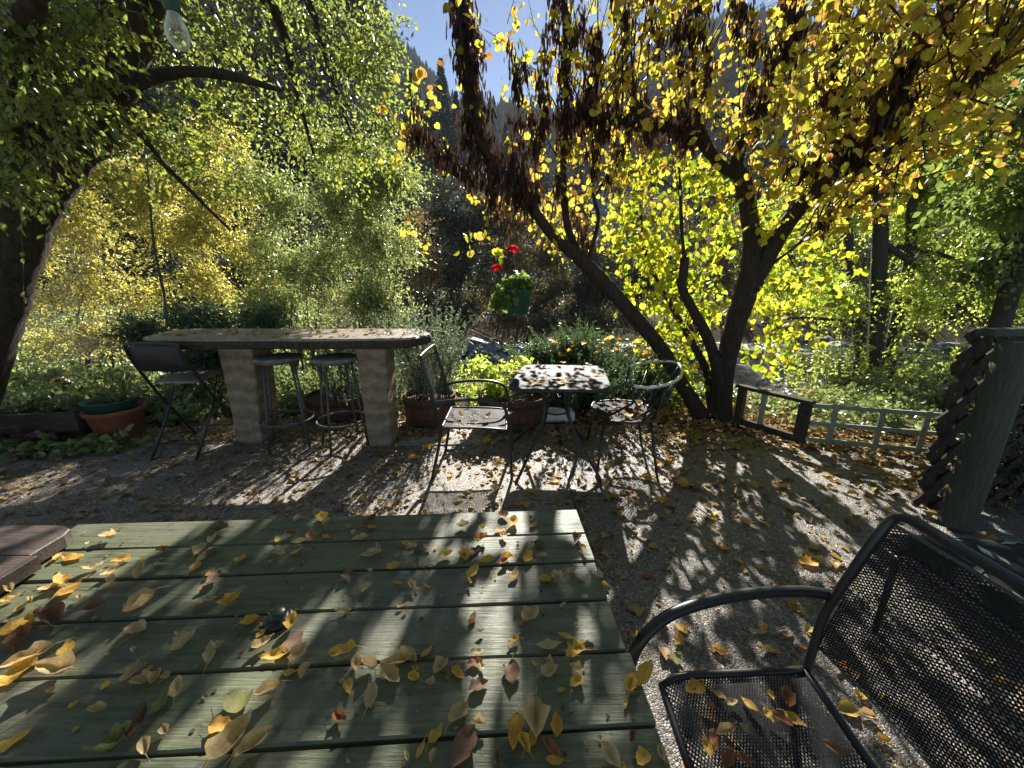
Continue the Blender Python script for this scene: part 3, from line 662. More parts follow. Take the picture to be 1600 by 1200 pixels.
for nm, fn in (('seat_rim', ss2), ('back_rim', bs2)):
    mb = MB(); rim = np.concatenate([fn(t, o * 0), fn(o, t)[1:], fn(1 - t, o)[1:], fn(o * 0, 1 - t)[1:]]); mb.tube([tuple(p) for p in rim], .010 if nm == 'seat_rim' else .006, 8); mb.build(nm, M['black_metal'], lc, True)

# right barrel-back chair, faces -X
rc = thing('barrel_back_chair', (1.0, 3.2, 0), 'black metal chair with curved hoop back on the right side of the bistro table', 'chair')
hoop = [tuple(W(x, y, .74)) for x, y in ((984, 573), (1002, 568), (1024, 565), (1046, 565), (1060, 569), (1066, 579), (1062, 590), (1048, 599), (1030, 604), (1012, 606), (990, 603))]
mb = MB(); mb.tube(smooth_path(hoop, 5), .0135, 10); mb.build('back_hoop', M_simple('polished_steel_hoop', (.55, .56, .58), (.7, .7, .72), 200, .3, .8, metal=.7, bs=0), rc, True)
sc_, sr = Vector((.98, 3.2)), (.27, .30)
def ss3(u, v):
    a = (u * 2 - 1); b = (v * 2 - 1); return np.stack([sc_.x + a * np.sqrt(np.clip(1 - b * b / 2.6, 0, 1)) * sr[0], sc_.y + b * np.sqrt(np.clip(1 - a * a / 2.6, 0, 1)) * sr[1], .43 + 0 * a - .012 * (1 - a * a) * (1 - b * b)], -1)
np_mesh('seat_mesh', *emesh(ss3, 46, 46, .0055), M['mesh_metal'], rc)
mb = MB(); rim = np.concatenate([ss3(t, o * 0), ss3(o, t)[1:], ss3(1 - t, o)[1:], ss3(o * 0, 1 - t)[1:]]); mb.tube([tuple(p) for p in rim], .0105, 8); mb.build('seat_rim', M['black_metal'], rc, True)
hp_ = smooth_path(hoop, 5); hl = len(hp_)
for f in (.16, .3, .42, .52, .62, .74, .86):
    a = Vector(hp_[int(f * hl)]); d = Vector((a.x - sc_.x, a.y - sc_.y)); ang = math.atan2(d.y, d.x)
    b = Vector((sc_.x + math.cos(ang) * sr[0] * 1.0, sc_.y + math.sin(ang) * sr[1] * 1.0, .435)); mb = MB(); mb.tube([a, (a + b) / 2 + Vector((.01, 0, -.03)), b], .0065, 6); mb.build('back_slat', M['black_metal'], rc, True)
for px, py, tx, ty in ((.68, 2.80, .76, 2.98), (1.17, 2.80, 1.14, 2.97), (.74, 3.52, .78, 3.42), (1.28, 3.55, 1.18, 3.44)):
    mb = MB(); mb.tube([(tx, ty, .43), ((px + tx) / 2, (py + ty) / 2, .2), (px, py, 0)], .0115, 8); mb.build('leg', M['black_metal'], rc, True)
mb = MB(); mb.tube([Vector(hoop[-1]), Vector(hoop[-1]) + Vector((.01, .02, -.15)), (.74, 2.96, .44)], .0105, 8); mb.build('arm_support', M['black_metal'], rc, True)
mb = MB(); mb.tube([Vector(hoop[0]), Vector(hoop[0]) + Vector((-.03, -.02, -.15)), (.78, 3.42, .44)], .0105, 8); mb.build('arm_support', M['black_metal'], rc, True)

mb = MB(); mb.box((.52, 4.16, .05), (.36, .2, .11), Matrix.Rotation(.05, 3, 'Z'), .01)
tag(mb.build('stone_block', M['pale_stone'], org=(.52, 4.16, 0)), 'pale stone block glaring in sunlight on the ground behind the bistro table', 'stone block')

# ------------------------------------------------------------------ low fences, post, trellis
A = W(1152, 662, 0); B = W(1247, 692, 0)
lf = thing('dark_fence_section', (A.x, A.y, 0), 'short dark weathered fence section with thick top rail between redbud and pale lattice', 'fence')
mb = MB(); dirv = (B - A).normalized(); rz = math.atan2(dirv.y, dirv.x); RZ = Matrix.Rotation(rz, 3, 'Z'); mid = (A + B) / 2; Lf = (B - A).length
mb.box(mid + Vector((0, 0, .425)), (Lf + .12, .09, .035), RZ, .004); mb.build('top_rail', M['dark_wood'], lf)
mb = MB(); mb.box(mid + Vector((0, 0, .04)), (Lf + .05, .05, .07), RZ, .004); mb.build('bottom_rail', M['dark_wood'], lf)
mb = MB(); mb.box(B + Vector((0, 0, .203)), (.085, .085, .407), RZ, .006); mb.build('post', M['dark_wood'], lf)
mb = MB(); mb.box(A + dirv * Lf * .38 + Vector((0, 0, .241)), (.045, .035, .33), RZ, .003); mb.build('picket', M['pale_green'], lf)
mb = MB(); mb.box(A + Vector((0, 0, .203)), (.07, .07, .407), RZ, .006); mb.build('post', M['dark_wood'], lf)
C2 = W(1490, 716, 0); dv = (C2 - B).normalized(); rz2 = math.atan2(dv.y, dv.x); RZ2 = Matrix.Rotation(rz2, 3, 'Z'); L2 = (C2 - B).length
pf = thing('lattice_fence', (B.x, B.y, 0), 'low pale green square lattice fence running right from the dark post', 'fence')
for z in (.39, .215, .05):
    mb = MB(); mb.box(B + dv * (.06 + L2 / 2) + Vector((0, 0, z)), (L2, .022, .04), RZ2, .002); mb.build('rail', M['pale_green'], pf)
for px in (1305, 1368, 1425, 1482):
    base = W(px - 3, 705, 0); tt = (base - B).dot(dv); mb = MB(); mb.box(B + dv * tt + Vector((0, 0, .212)) + Vector((dv.y, -dv.x, 0)) * .017, (.045, .012, .415), RZ2, .002); mb.build('upright', M['pale_green'], pf)

tr = thing('trellis', (2.83, 2.2, 0), 'weathered green post with dark wavy diagonal lattice and top rail at the right edge', 'trellis')
pc = Vector((2.86, 2.16, 0)); mb = MB()
mb.lathe([(.08, 0), (.082, .02), (.080, .6), (.079, 1.19), (.073, 1.2), (.01, 1.203)], pc, 18); mb.build('post', M['post_wood'], tr, True)
mb = MB(); mb.box((3.55, 2.32, 1.235), (1.5, .10, .045), Matrix.Rotation(.05, 3, 'Z'), .006); mb.build('top_rail', M['post_wood'], tr)
mb = MB(); mb.box((2.93, 2.40, .6), (.05, .04, 1.2), None, .004); mb.build('back_post', M['post_wood'], tr)
mb = MB(); rt = random.Random(4); ex = 2.77; sp = .20
def slat(x0, z0, dirx, lay):
    pts = []; x, z = x0, z0
    while z < 1.24 and ex - .001 <= x <= 3.9: pts.append((x, z)); x += dirx * .02; z += .02
    if len(pts) < 4: return
    rings = []
    for i, (px, pz) in enumerate(pts):
        wob = .013 * math.sin(i * .42 + x0 * 9) + .006 * math.sin(i * 1.1 + z0 * 7); nx_, nz_ = -1 * .7071, dirx * .7071; wd = .03
        yb = 2.34 + lay * .016 + .08 * (px - 2.7)
        cxp, czp = px + wob, pz + wob * .4
        rings.append([Vector((cxp - nx_ * wd, yb - .007, czp - nz_ * wd)), Vector((cxp + nx_ * wd, yb - .007, czp + nz_ * wd)), Vector((cxp + nx_ * wd, yb + .007, czp + nz_ * wd)), Vector((cxp - nx_ * wd, yb + .007, czp - nz_ * wd))])
    mb.rings(rings)
for k in range(-8, 8):
    z0 = k * sp * 1.0 + .05
    if z0 >= 0: slat(ex, z0, 1, 0); 
    else: slat(ex - z0, 0.0, 1, 0)
for k in range(0, 14):
    # going up-left: start on the floor or the right end
    x0 = ex + k * sp + .05; slat(min(x0, 3.9), 0.0 if x0 <= 3.9 else x0 - 3.9, -1, 1)
mb.build('lattice', M['dark_wood'], tr)

bl = [(x, 2.62 + .1 * math.sin(x * 5), z, .3, .16, .3) for x in (3.55, 3.9, 4.2) for z in (.25, .65, 1.0)]
lv, tw, _ = foliage(131, bl, 900, .4, 7, .05, T_oval(.3), up=.3, droop=.5, rad=.006)
plant('vine', 'dark tangled vine filling the lattice right of the green post', 'plant', (3.8, 2.62, 0), lv, M['leaf_dark'], tw, M['dark_wood'])
# ------------------------------------------------------------------ string light
lb = thing('light_bulb', D(270, 2, 1.15), 'clear filament bulb in a dark green socket hanging at the upper left', 'light bulb')
c = D(274, 48, 1.15); mb = MB(); top = D(268, 4, 1.15)
mb.lathe([(.0165, -.004), (.0175, .0), (.017, .03), (.014, .06), (.007, .066)], top - Vector((0, 0, .018)), 16); mb.build('socket', M['green_plastic'], lb, True)
mg, ntg, outg = newmat('clear_bulb_glass'); gl = N(ntg, 'BsdfGlass'); gl.inputs['IOR'].default_value = 1.12; gl.inputs['Roughness'].default_value = .03; tr_ = N(ntg, 'BsdfTransparent'); fz = N(ntg, 'LayerWeight'); fz.inputs[0].default_value = .6
mx = N(ntg, 'MixShader'); gs = N(ntg, 'BsdfPrincipled'); gs.inputs['Base Color'].default_value = (.85, .87, .85, 1); gs.inputs['Roughness'].default_value = .2; ntg.links.new(fz.outputs['Facing'], mx.inputs[0]); ntg.links.new(tr_.outputs[0], mx.inputs[1]); ntg.links.new(gs.outputs[0], mx.inputs[2]); ntg.links.new(mx.outputs[0], outg.inputs[0])
mb = MB(); bz = top - Vector((0, 0, .022)); mb.lathe([(.002, -.075), (.012, -.073), (.021, -.062), (.0255, -.045), (.023, -.027), (.015, -.008), (.0135, .004)], bz, 20); mb.build('bulb', mg, lb, True)
mb = MB(); mb.tube([bz + Vector((0, 0, .0)), bz + Vector((.003, 0, -.02)), bz + Vector((-.002, 0, -.035)), bz + Vector((.002, 0, -.05))], .0013, 6); mb.build('filament', M_simple('copper_filament', (.6, .3, .1), (.7, .4, .1), rough=.4), lb, True)
mb = MB(); mb.tube([top + Vector((0, 0, .045)), top + Vector((-.01, 0, .2))], .004, 6); mb.tube([top + Vector((-1.5, -.1, .42)), top + Vector((-.7, 0, .27)), top + Vector((-.01, 0, .2)), top + Vector((.8, .1, .27)), top + Vector((1.6, .3, .5))], .0045, 6); mb.build('cable', M['black_metal'], lb, True)

# ------------------------------------------------------------------ planters
def pot(name, c, r, h, mat, label, cat, rimh=.05, n=28, group=None):
    t = thing(name, c, label, cat, group); mb = MB()
    mb.lathe([(r * .68, 0), (r * .7, .01), (r * .9, h - rimh), (r * .97, h - rimh + .004), (r, h - .01), (r * .98, h), (r * .9, h), (r * .86, h - .04)], c, n)
    mb.build('pot_body', mat, t, True); return t
pc1 = Vector((-4.0, 3.68, -.0)); t = pot('terracotta_pot', pc1, .245, .30, M['terracotta'], 'large round terracotta pot beside the mossy trough at the left', 'plant pot')
gp = thing('green_pot', pc1 + Vector((-.03, .0, .262)), 'shallow dark green pot nested in the terracotta pot', 'plant pot')
mb = MB(); mb.lathe([(.18, 0), (.205, .11), (.215, .125), (.20, .125), (.18, .09)], gp.location, 26); mb.build('pot_body', M['green_plastic'], gp, True)
mb = MB(); mb.lathe([(.16, .08), (.19, .095), (.05, .105)], gp.location, 20); mb.build('potting_soil', M['soil'], gp, True)
tg = thing('wooden_trough', (-4.75, 3.75, 0), 'long mossy wooden trough planter at the left edge of the patio', 'planter')
RT = Matrix.Rotation(.16, 3, 'Z'); mb = MB()
tc_ = Vector((-4.78, 3.66, 0))
for off, sz in (((0, -.19, .20), (1.0, .035, .2)), ((0, .19, .20), (1.0, .035, .2)), ((-.483, 0, .20), (.034, .345, .2)), ((.483, 0, .20), (.034, .345, .2)), ((0, 0, .05), (.93, .3, .098))):
    mb.box(tc_ + RT @ Vector(off), sz, RT, .006)
mb.build('trough_box', M['trough'], tg)
mb = MB(); mb.box(tc_ + Vector((0, 0, .24)), (.92, .33, .03), RT, .006); mb.build('potting_soil', M['soil'], tg)

def barrel(c, r, h, label):
    t = thing('half_barrel', c, label, 'planter', 'wooden half barrel planters'); c = Vector(c)
    mb = MB(); n = 26
    for k in range(n):
        a0, a1 = 2 * math.pi * k / n + .006, 2 * math.pi * (k + 1) / n - .006; rings = []
        for z, rr in ((0, .86), (h * .5, .97), (h, 1.0)):
            rings.append([c + Vector((math.cos(a) * q, math.sin(a) * q, z)) for a, q in ((a0, r * rr), (a1, r * rr), (a1, r * rr - .025), (a0, r * rr - .025))])
        mb.rings(rings)
    mb.build('staves', M['barrel'], t)
    for z, rr in ((h * .25, .935), (h * .78, .995)):
        mb = MB(); mb.lathe([(r * rr, z - .02), (r * rr + .006, z - .02), (r * rr + .008, z + .02), (r * rr, z + .02)], c, 30); mb.build('hoop', M['iron'], t)
    mb = MB(); mb.lathe([(r * .5, h * .78), (r * .9, h * .8), (.04, h * .84)], c, 20); mb.build('potting_soil', M['soil'], t, True)
    return t
barrel((-.92, 4.12, -.01), .29, .33, 'reddish half barrel planter standing right of the right bar pillar')
barrel((.02, 4.12, -.01), .40, .34, 'wide half barrel planter behind the left side of the bistro table')
barrel((-2.05, 4.35, -.01), .36, .26, 'low half barrel planter seen between the bar stools')

# ------------------------------------------------------------------ plants in things / near
def stalks(seed, c, r, n, h, spread, k=6, curve=.3):
    rs = np.random.RandomState(seed); a = rs.uniform(0, 6.283, n); rr = r * np.sqrt(rs.uniform(0, 1, n))
    p = np.stack([c[0] + rr * np.cos(a), c[1] + rr * np.sin(a), np.full(n, c[2])], 1)
    out = np.stack([np.cos(a), np.sin(a), np.zeros(n)], 1) * (rr / max(r, 1e-6))[:, None] * spread + rs.normal(size=(n, 3)) * .12
    H = h * rs.uniform(.6, 1.15, n); s = np.linspace(0, 1, k)
    P = p[:, None] + np.array([0, 0, 1.])[None, None] * (s[None, :, None] * H[:, None, None]) + out[:, None] * (s ** 1.6)[None, :, None] * H[:, None, None]
    P[:, :, 2] -= curve * (s ** 3)[None] * H[:, None] * np.abs(out[:, 0:1])
    return P, rs
def along(P, rs, per, size, tmpl, side=.8, up=.5, start=.1, flat=0):
    n, k, _ = P.shape; s = rs.uniform(start, 1, (n, per)) * (k - 1); i = np.minimum(s.astype(int), k - 2); f = (s - i)[..., None]
    r_ = np.arange(n)[:, None]; a = P[r_, i]; b = P[r_, i + 1]; pos = a + (b - a) * f; tan = nrm((b - a).reshape(-1, 3))
    ax = tan * up + nrm(rs.normal(size=(n * per, 3))) * side
    return leaves(rs, pos.reshape(-1, 3), ax, size * rs.uniform(.6, 1.2, n * per), tmpl, flat=flat)
P_, rs = stalks(11, (-.92, 4.12, .26), .24, 130, .95, .36); tw = twig_mesh(P_, np.full(len(P_), .0035), np.full(len(P_), .001))
plant('rosemary', 'tall upright grey-green rosemary growing in the barrel right of the bar', 'plant', (-.92, 4.12, .26), along(P_, rs, 110, .038, T_quad(.13, .03), .8, .7), M['leaf_rosemary'], tw)
P_, rs = stalks(12, (-1.75, 4.5, .1), .5, 150, .95, .30); tw = twig_mesh(P_, np.full(len(P_), .003), np.full(len(P_), .001))
plant('lavender_clump', 'wispy pale green grassy clump rising behind the bar between the pillars', 'plant', (-1.75, 4.5, .1), along(P_, rs, 46, .06, T_quad(.09, .02), .45, .9), M['leaf_rosemary'], tw)
bl = [(.02 + a, 4.1 + b, .45 + c_, .2, .2, .16) for a, b, c_ in ((-.2, 0, 0), (.1, .1, .1), (-.35, .1, .1), (-.1, -.1, -.02))]
lv, tw, _ = foliage(13, bl, 260, .16, 6, .055, T_oval(.33, .1), up=.6, flat=.8)
plant('yellow_green_plant', 'bright yellow-green leafy plant in the barrel behind the bistro table', 'plant', (.0, 4.1, .3), lv, M['leaf_alder'], tw)
bl = [(.98, 4.75, .40, .70, .38, .45), (.45, 4.7, .38, .45, .3, .36), (1.6, 4.8, .30, .5, .35, .36), (.95, 4.65, .62, .5, .28, .22), (.4, 4.7, .55, .25, .2, .2)]
lv, tw, _ = foliage(14, bl, 1500, .36, 30, .052, T_quad(.14, .03), up=.7, droop=.1, side=.6, shell=.35)
Pj, rsj = stalks(140, (.95, 4.7, .1), .8, 90, .70, .8, k=7, curve=.15); lvj = along(Pj, rsj, 120, .05, T_quad(.13, .03), .7, .9, .25)
lv = merge([lv, lvj]); tw = merge([tw, twig_mesh(Pj, np.full(len(Pj), .004), np.full(len(Pj), .0012))])
plant('juniper', 'feathery dark green juniper bush caught with yellow leaves behind the bistro table', 'shrub', (1.0, 4.75, 0), lv, M['leaf_juniper'], tw)
bl = pb([(300, 500, 4.9, 70, 22, .35), (230, 515, 4.9, 50, 22, .3), (370, 520, 4.8, 70, 30, .35), (310, 560, 4.9, 80, 40, .35), (400, 500, 5, 40, 25, .3)])
lv, tw, _ = foliage(15, bl, 1500, .34, 24, .05, T_quad(.13, .03), up=.5, side=.6, shell=.4)
plant('juniper', 'low dark juniper spreading behind the left half of the bar', 'shrub', (-3.6, 4.9, 0), lv, M['leaf_juniper'], tw)
# trough flowers
bl = [(-4.78 + a, 3.66 + a * .16, .34, .16, .14, .10) for a in (-.36, -.12, .12, .36)]
lv, tw, _ = foliage(16, bl, 300, .10, 7, .032, T_oval(.3), up=.7, flat=.5)
plant('trough_flowers', 'small leafy bedding plants filling the mossy trough', 'plant', (-4.78, 3.66, .25), lv, M['leaf_cover'], tw)
def bloom(name, label, c, r, mat, n=60, seed=1, stem=None, size=.02, group=None):
    rs = np.random.RandomState(seed); d = nrm(rs.normal(size=(n, 3))); d[:, 2] = np.abs(d[:, 2]) * .8; pos = np.array(c) + d * r * .7
    t = thing(name, c, label, 'flower', group); np_mesh('petals', *leaves(rs, pos, d + rs.normal(size=(n, 3)) * .6, np.full(n, size), T_oval(.45, .1)), mat, t)
    if stem is not None: mb = MB(); mb.tube([Vector(c), (Vector(c) + Vector(stem)) / 2 + Vector((.01, 0, 0)), Vector(stem)], .0022, 6); mb.build('stem', M['geranium'], t)
    return t
p = D(92, 596, 3.75); bloom('red_flower', 'dark red bloom above the trough, further left of the pair', p, .022, M['petal_dark'], 30, 2, (p.x + .02, p.y, .27), .018)
p = D(106, 600, 3.68); bloom('red_flower', 'dark red bloom above the trough, nearer the terracotta pot', p, .026, M['petal_dark'], 34, 3, (p.x + .02, p.y, .27), .018)
p = D(117, 616, 3.68); bloom('yellow_flower', 'single small yellow bloom at the trough end beside the pot', p, .022, M['petal_yellow'], 30, 4, (p.x, p.y, .26), .022)
P_, rs = stalks(17, (-3.98, 3.72, .35), .10, 16, .38, .35, curve=.6)
rs2 = np.random.RandomState(3); bl_ = leaves(rs2, P_[:, 0], P_[:, -1] - P_[:, 0], np.full(len(P_), .36), T_blade(.05))
plant('potted_plant', 'upright strappy plant growing in the green pot', 'plant', (-3.98, 3.7, .35), merge([bl_, along(P_, rs, 10, .05, T_oval(.35), .9, .3, .0, 1)]), M['leaf_cover'])
bl = [(-4.85 + i * .28, 3.3 + .05 * math.sin(i * 2), .05, .18, .12, .06) for i in range(5)]
lv, tw, _ = foliage(18, bl, 160, .12, 5, .075, T_heart(.12), up=.6, flat=1.5)
plant('broad_leaf_plant', 'low plant with broad green leaves at the foot of the trough', 'plant', (-4.4, 3.3, 0), lv, M['leaf_cover'], tw)
p = W(45, 690, .05); bl = [(p.x, p.y, .07, .22, .13, .07), (p.x - .35, p.y - .05, .06, .2, .12, .06)]
lv, tw, _ = foliage(19, bl, 70, .12, 5, .07, T_oval(.38, .1), up=.6, flat=1.0)
plant('pink_leaf_plant', 'low plant with dusky pink leaves in front of the trough', 'plant', (p.x, p.y, 0), lv, M['leaf_pink'], tw)

# hanging basket
hb = D(806, 470, 3.95); hbz = Vector((hb.x + .02, hb.y, hb.z - .125))
ht = thing('hanging_basket', hbz, 'dark green hanging pot hung by wires from the redbud limb', 'hanging basket')
mb = MB(); mb.lathe([(.10, 0), (.105, .004), (.135, .20), (.148, .215), (.15, .235), (.138, .235), (.13, .2)], hbz, 26); mb.build('pot_body', M['green_plastic'], ht, True)
mb = MB(); mb.lathe([(.125, .19), (.133, .2), (.02, .21)], hbz, 16); mb.build('potting_soil', M['soil'], ht)
hk = D(822, 318, 3.98)
for k in range(3):
    a = 2.1 * k; mb = MB(); mb.tube([hbz + Vector((.145 * math.cos(a), .145 * math.sin(a), .23)), hk - Vector((0, 0, .05))], .0036, 5); mb.build('wire', M['stool_metal'], ht)
mb = MB(); mb.tube([hk - Vector((0, 0, .05)), hk + Vector((0, 0, .03))], .002, 5); mb.build('hook', M['black_metal'], ht)
bl = [(hbz.x + a, hbz.y + b, hbz.z + c_, r, r * .8, r * .8) for a, b, c_, r in ((-.02, 0, .30, .12), (-.13, -.04, .22, .12), (-.17, -.04, .10, .09), (.06, -.02, .3, .09), (-.05, -.1, .22, .12), (-.10, -.12, .12, .09), (.02, .08, .33, .1))]
lv, tw, _ = foliage(21, bl, 110, .1, 5, .055, T_heart(.1), up=.4, flat=.5, grav=.2)
plant('geranium', 'green geranium with rounded leaves spilling from the hanging pot', 'plant', hbz + Vector((0, 0, .22)), lv, M['geranium'], tw, M['geranium'])
p = D(801, 392, 3.92); bloom('geranium_bloom', 'red geranium bloom standing tallest above the hanging pot', p, .055, M['petal_red'], 90, 5, hbz + Vector((-.02, 0, .33)), .03)
p = D(776, 421, 3.88); bloom('geranium_bloom', 'red geranium bloom lower on the left of the hanging pot', p, .05, M['petal_red'], 80, 6, hbz + Vector((-.06, 0, .28)), .03)

# ------------------------------------------------------------------ redbud tree
rb = thing('redbud_tree', W(1115, 655, 0), 'multi-stemmed redbud with yellow heart leaves and dark hanging pods right of the bistro table', 'tree')
rng = random.Random(21); TB = W(1118, 652, 0)
def limb(mb, pts, n=10, wob=.06, k=6):
    """pts: (px, py, Y, radius)"""
    q = []
    for px, py, Yd, r in pts:
        p = D(px, py, Yd); q.append((p.x, p.y, p.z, r))
    sp = smooth_path(q, k); mb.tube([s[:3] for s in sp], [max(s[3], .003) for s in sp], n, True, wob, rng); return [np.array(s) for s in sp]
L = {}
mb = MB(); YB = TB.y
L['a'] = limb(mb, [(1102, 668, YB - .02, .12), (1090, 640, YB, .092), (1065, 600, YB, .082), (1035, 548, YB - .02, .08), (1000, 505, YB - .05, .078), (962, 462, YB - .08, .076), (930, 428, YB - .1, .074), (900, 398, YB - .12, .07), (868, 372, YB - .13, .06), (842, 340, YB - .15, .05), (818, 300, YB - .18, .042), (780, 262, YB - .25, .035), (748, 215, YB - .3, .03), (735, 140, YB - .3, .026), (722, 60, YB - .3, .022), (712, -40, YB - .35, .018)])
L['a2'] = limb(mb, [(925, 425, YB - .1, .05), (905, 395, YB - .06, .042), (888, 360, YB - .04, .038), (882, 310, YB, .034), (880, 250, YB, .03), (885, 170, YB + .05, .026), (882, 60, YB + .1, .02), (880, -40, YB + .1, .014)])
L['a3'] = limb(mb, [(918, 420, YB - .08, .03), (925, 385, YB - .1, .022), (935, 340, YB - .1, .018), (925, 290, YB - .1, .014), (930, 200, YB - .1, .011), (935, 90, YB - .15, .008)])
L['b'] = limb(mb, [(1130, 680, YB - .1, .17), (1128, 655, YB - .02, .125), (1128, 615, YB, .108), (1136, 560, YB, .102), (1148, 510, YB, .108), (1163, 465, YB, .115), (1172, 425, YB - .02, .105), (1175, 385, YB, .085), (1170, 335, YB + .02, .08), (1162, 285, YB + .02, .072), (1150, 255, YB, .062), (1165, 210, YB, .055), (1195, 165, YB - .1, .045), (1225, 90, YB - .2, .036), (1240, 0, YB - .25, .026), (1245, -80, YB - .3, .02)])
L['b2'] = limb(mb, [(1160, 275, YB, .055), (1130, 262, YB - .02, .05), (1105, 235, YB - .05, .045), (1085, 212, YB - .1, .04), (1050, 200, YB - .15, .034), (1000, 195, YB - .25, .028), (955, 185, YB - .35, .022), (900, 160, YB - .45, .016)])
L['b3'] = limb(mb, [(1120, 250, YB - .03, .035), (1095, 200, YB, .03), (1085, 150, YB + .05, .026), (1078, 60, YB + .1, .02), (1075, -60, YB + .1, .015)])
L['c'] = limb(mb, [(1172, 450, YB - .03, .09), (1195, 410, YB - .06, .085), (1215, 372, YB - .12, .08), (1245, 330, YB - .2, .072), (1285, 290, YB - .35, .062), (1325, 262, YB - .5, .052), (1362, 235, YB - .65, .042), (1395, 170, YB - .85, .034), (1440, 90, YB - 1.05, .026), (1500, -20, YB - 1.3, .018)])
L['c2'] = limb(mb, [(1225, 355, YB - .15, .05), (1240, 315, YB - .1, .04), (1262, 262, YB - .1, .034), (1290, 200, YB - .15, .028), (1300, 120, YB - .2, .02), (1320, 20, YB - .25, .014)])
L['c3'] = limb(mb, [(1330, 262, YB - .5, .032), (1370, 250, YB - .7, .026), (1430, 205, YB - .9, .02), (1500, 150, YB - 1.1, .014), (1580, 60, YB - 1.3, .009)])
L['c4'] = limb(mb, [(1190, 425, YB - .05, .016), (1230, 395, YB - .2, .012), (1290, 350, YB - .35, .010), (1370, 290, YB - .6, .008), (1470, 190, YB - .9, .006)])
L['d'] = limb(mb, [(1126, 615, YB - .02, .075), (1118, 565, YB - .04, .062), (1102, 520, YB - .06, .056), (1080, 480, YB - .08, .05), (1066, 450, YB - .08, .046), (1068, 425, YB - .08, .046), (1070, 402, YB - .08, .044)])
L['d2'] = limb(mb, [(1070, 408, YB - .08, .02), (1066, 370, YB - .08, .016), (1064, 330, YB - .08, .018), (1062, 285, YB - .06, .012), (1060, 220, YB - .05, .009), (1055, 120, YB, .006)])
L['e'] = limb(mb, [(1115, 650, YB + .12, .06), (1108, 610, YB + .16, .05), (1100, 570, YB + .2, .045), (1050, 480, YB + .45, .03), (1010, 400, YB + .6, .02), (1000, 320, YB + .65, .012)])
for kx in range(9):       # burls and stubs
    key = rng.choice(['a', 'b', 'c', 'd']); s = L[key][rng.randrange(8, len(L[key]) - 8)]; d = Vector((rng.uniform(-1, 1), rng.uniform(-1, .4), rng.uniform(0, 1))).normalized()
    b0 = Vector(s[:3]); mb.tube([b0, b0 + d * s[3] * 1.1, b0 + d * (s[3] * 1.1 + .05)], [s[3] * .45, s[3] * .35, s[3] * .22], 8, True, .1, rng)
mb.build('trunk', M['bark_red'], rb, True)

rs = np.random.RandomState(31)
def shoots(keys, n, lo, hi, Lmin, Lmax, updir=(0, 0, 1), spread=.35, k=7):
    P = []
    for _ in range(n):
        key = keys[rs.randint(len(keys))]; pth = L[key]; s = pth[int(len(pth) * rs.uniform(lo, hi)) - 1][:3]
        d = np.array(updir) + rs.normal(size=3) * spread; d /= np.linalg.norm(d); Ln = rs.uniform(Lmin, Lmax); bend = rs.normal(size=3) * .12
        t = np.linspace(0, 1, k); P.append(s + d * (t * Ln)[:, None] + bend * (t ** 2 * Ln)[:, None])
    return np.array(P)
S1 = shoots(['a', 'a2', 'a3'], 26, .55, 1, .6, 1.5, spread=.28)
S2 = shoots(['b', 'b2', 'b3', 'c2'], 62, .55, 1, .6, 1.7, spread=.34)
S3 = shoots(['c', 'c3', 'c2', 'c4'], 80, .35, 1, .6, 1.6, (.35, -.35, 1), .36)
S4 = shoots(['d', 'd2', 'e', 'b'], 16, .3, .8, .4, .9, (-.2, .1, .8), .5)
S5 = shoots(['b2', 'c', 'b'], 20, .5, 1, .4, .9, (0, -.3, .3), .6)
S6 = shoots(['c', 'c2', 'c4', 'c3'], 40, .2, 1, .35, .9, (.5, .0, .3), .6)
tws = []
for S in (S1, S2, S3, S4, S5, S6): tws.append(twig_mesh(S, np.full(len(S), .0085), np.full(len(S), .003), 5))
def petioled(P, per, size, start=.1, rs=rs):
    n, k, _ = P.shape; s = rs.uniform(start, 1, (n, per)) * (k - 1); i = np.minimum(s.astype(int), k - 2); f = (s - i)[..., None]; r_ = np.arange(n)[:, None]
    pos = (P[r_, i] + (P[r_, i + 1] - P[r_, i]) * f).reshape(-1, 3); m = len(pos)
    d = nrm(rs.normal(size=(m, 3)) * np.array([1, 1, .5]) + np.array([0, 0, .15])); pl = rs.uniform(.03, .06, m)[:, None]; mid = pos + d * pl; end = mid + d * pl * .25 + np.array([0, 0, -.02])
    pet = twig_mesh(np.stack([pos, mid, end], 1), np.full(m, .0011), np.full(m, .0008))
    ax = d * .55 + np.array([0, 0, -.9]) + rs.normal(size=(m, 3)) * .45
    return leaves(rs, end, ax, size * rs.uniform(.4, 1.2, m), T_heart(.14)), pet
lf_parts, pet_parts = [], []
for S, per, sz in ((S1, 9, .072), (S2, 17, .082), (S3, 17, .088), (S5, 9, .085), (S6, 11, .085)):
    a, b = petioled(S, int(per * 1.0), sz * .8); lf_parts.append(a); pet_parts.append(b)
def stray(boxes, sz, k=4):
    """small side twigs through a volume: (px0,py0,px1,py1,Y0,Y1,n)"""
    P = []
    for x0, y0_, x1, y1_, Ya, Yb, n in boxes:
        for _ in range(n):
            p = np.array(D(rs.uniform(x0, x1), rs.uniform(y0_, y1_), rs.uniform(Ya, Yb))); d = rs.normal(size=3) * .6 + np.array([0, 0, .5]); d /= np.linalg.norm(d)
            Ln = rs.uniform(.2, .5); t = np.linspace(-.5, .5, k); P.append(p + d * (t * Ln)[:, None] + rs.normal(size=3) * .06 * (t ** 2)[:, None])
    return np.array(P)
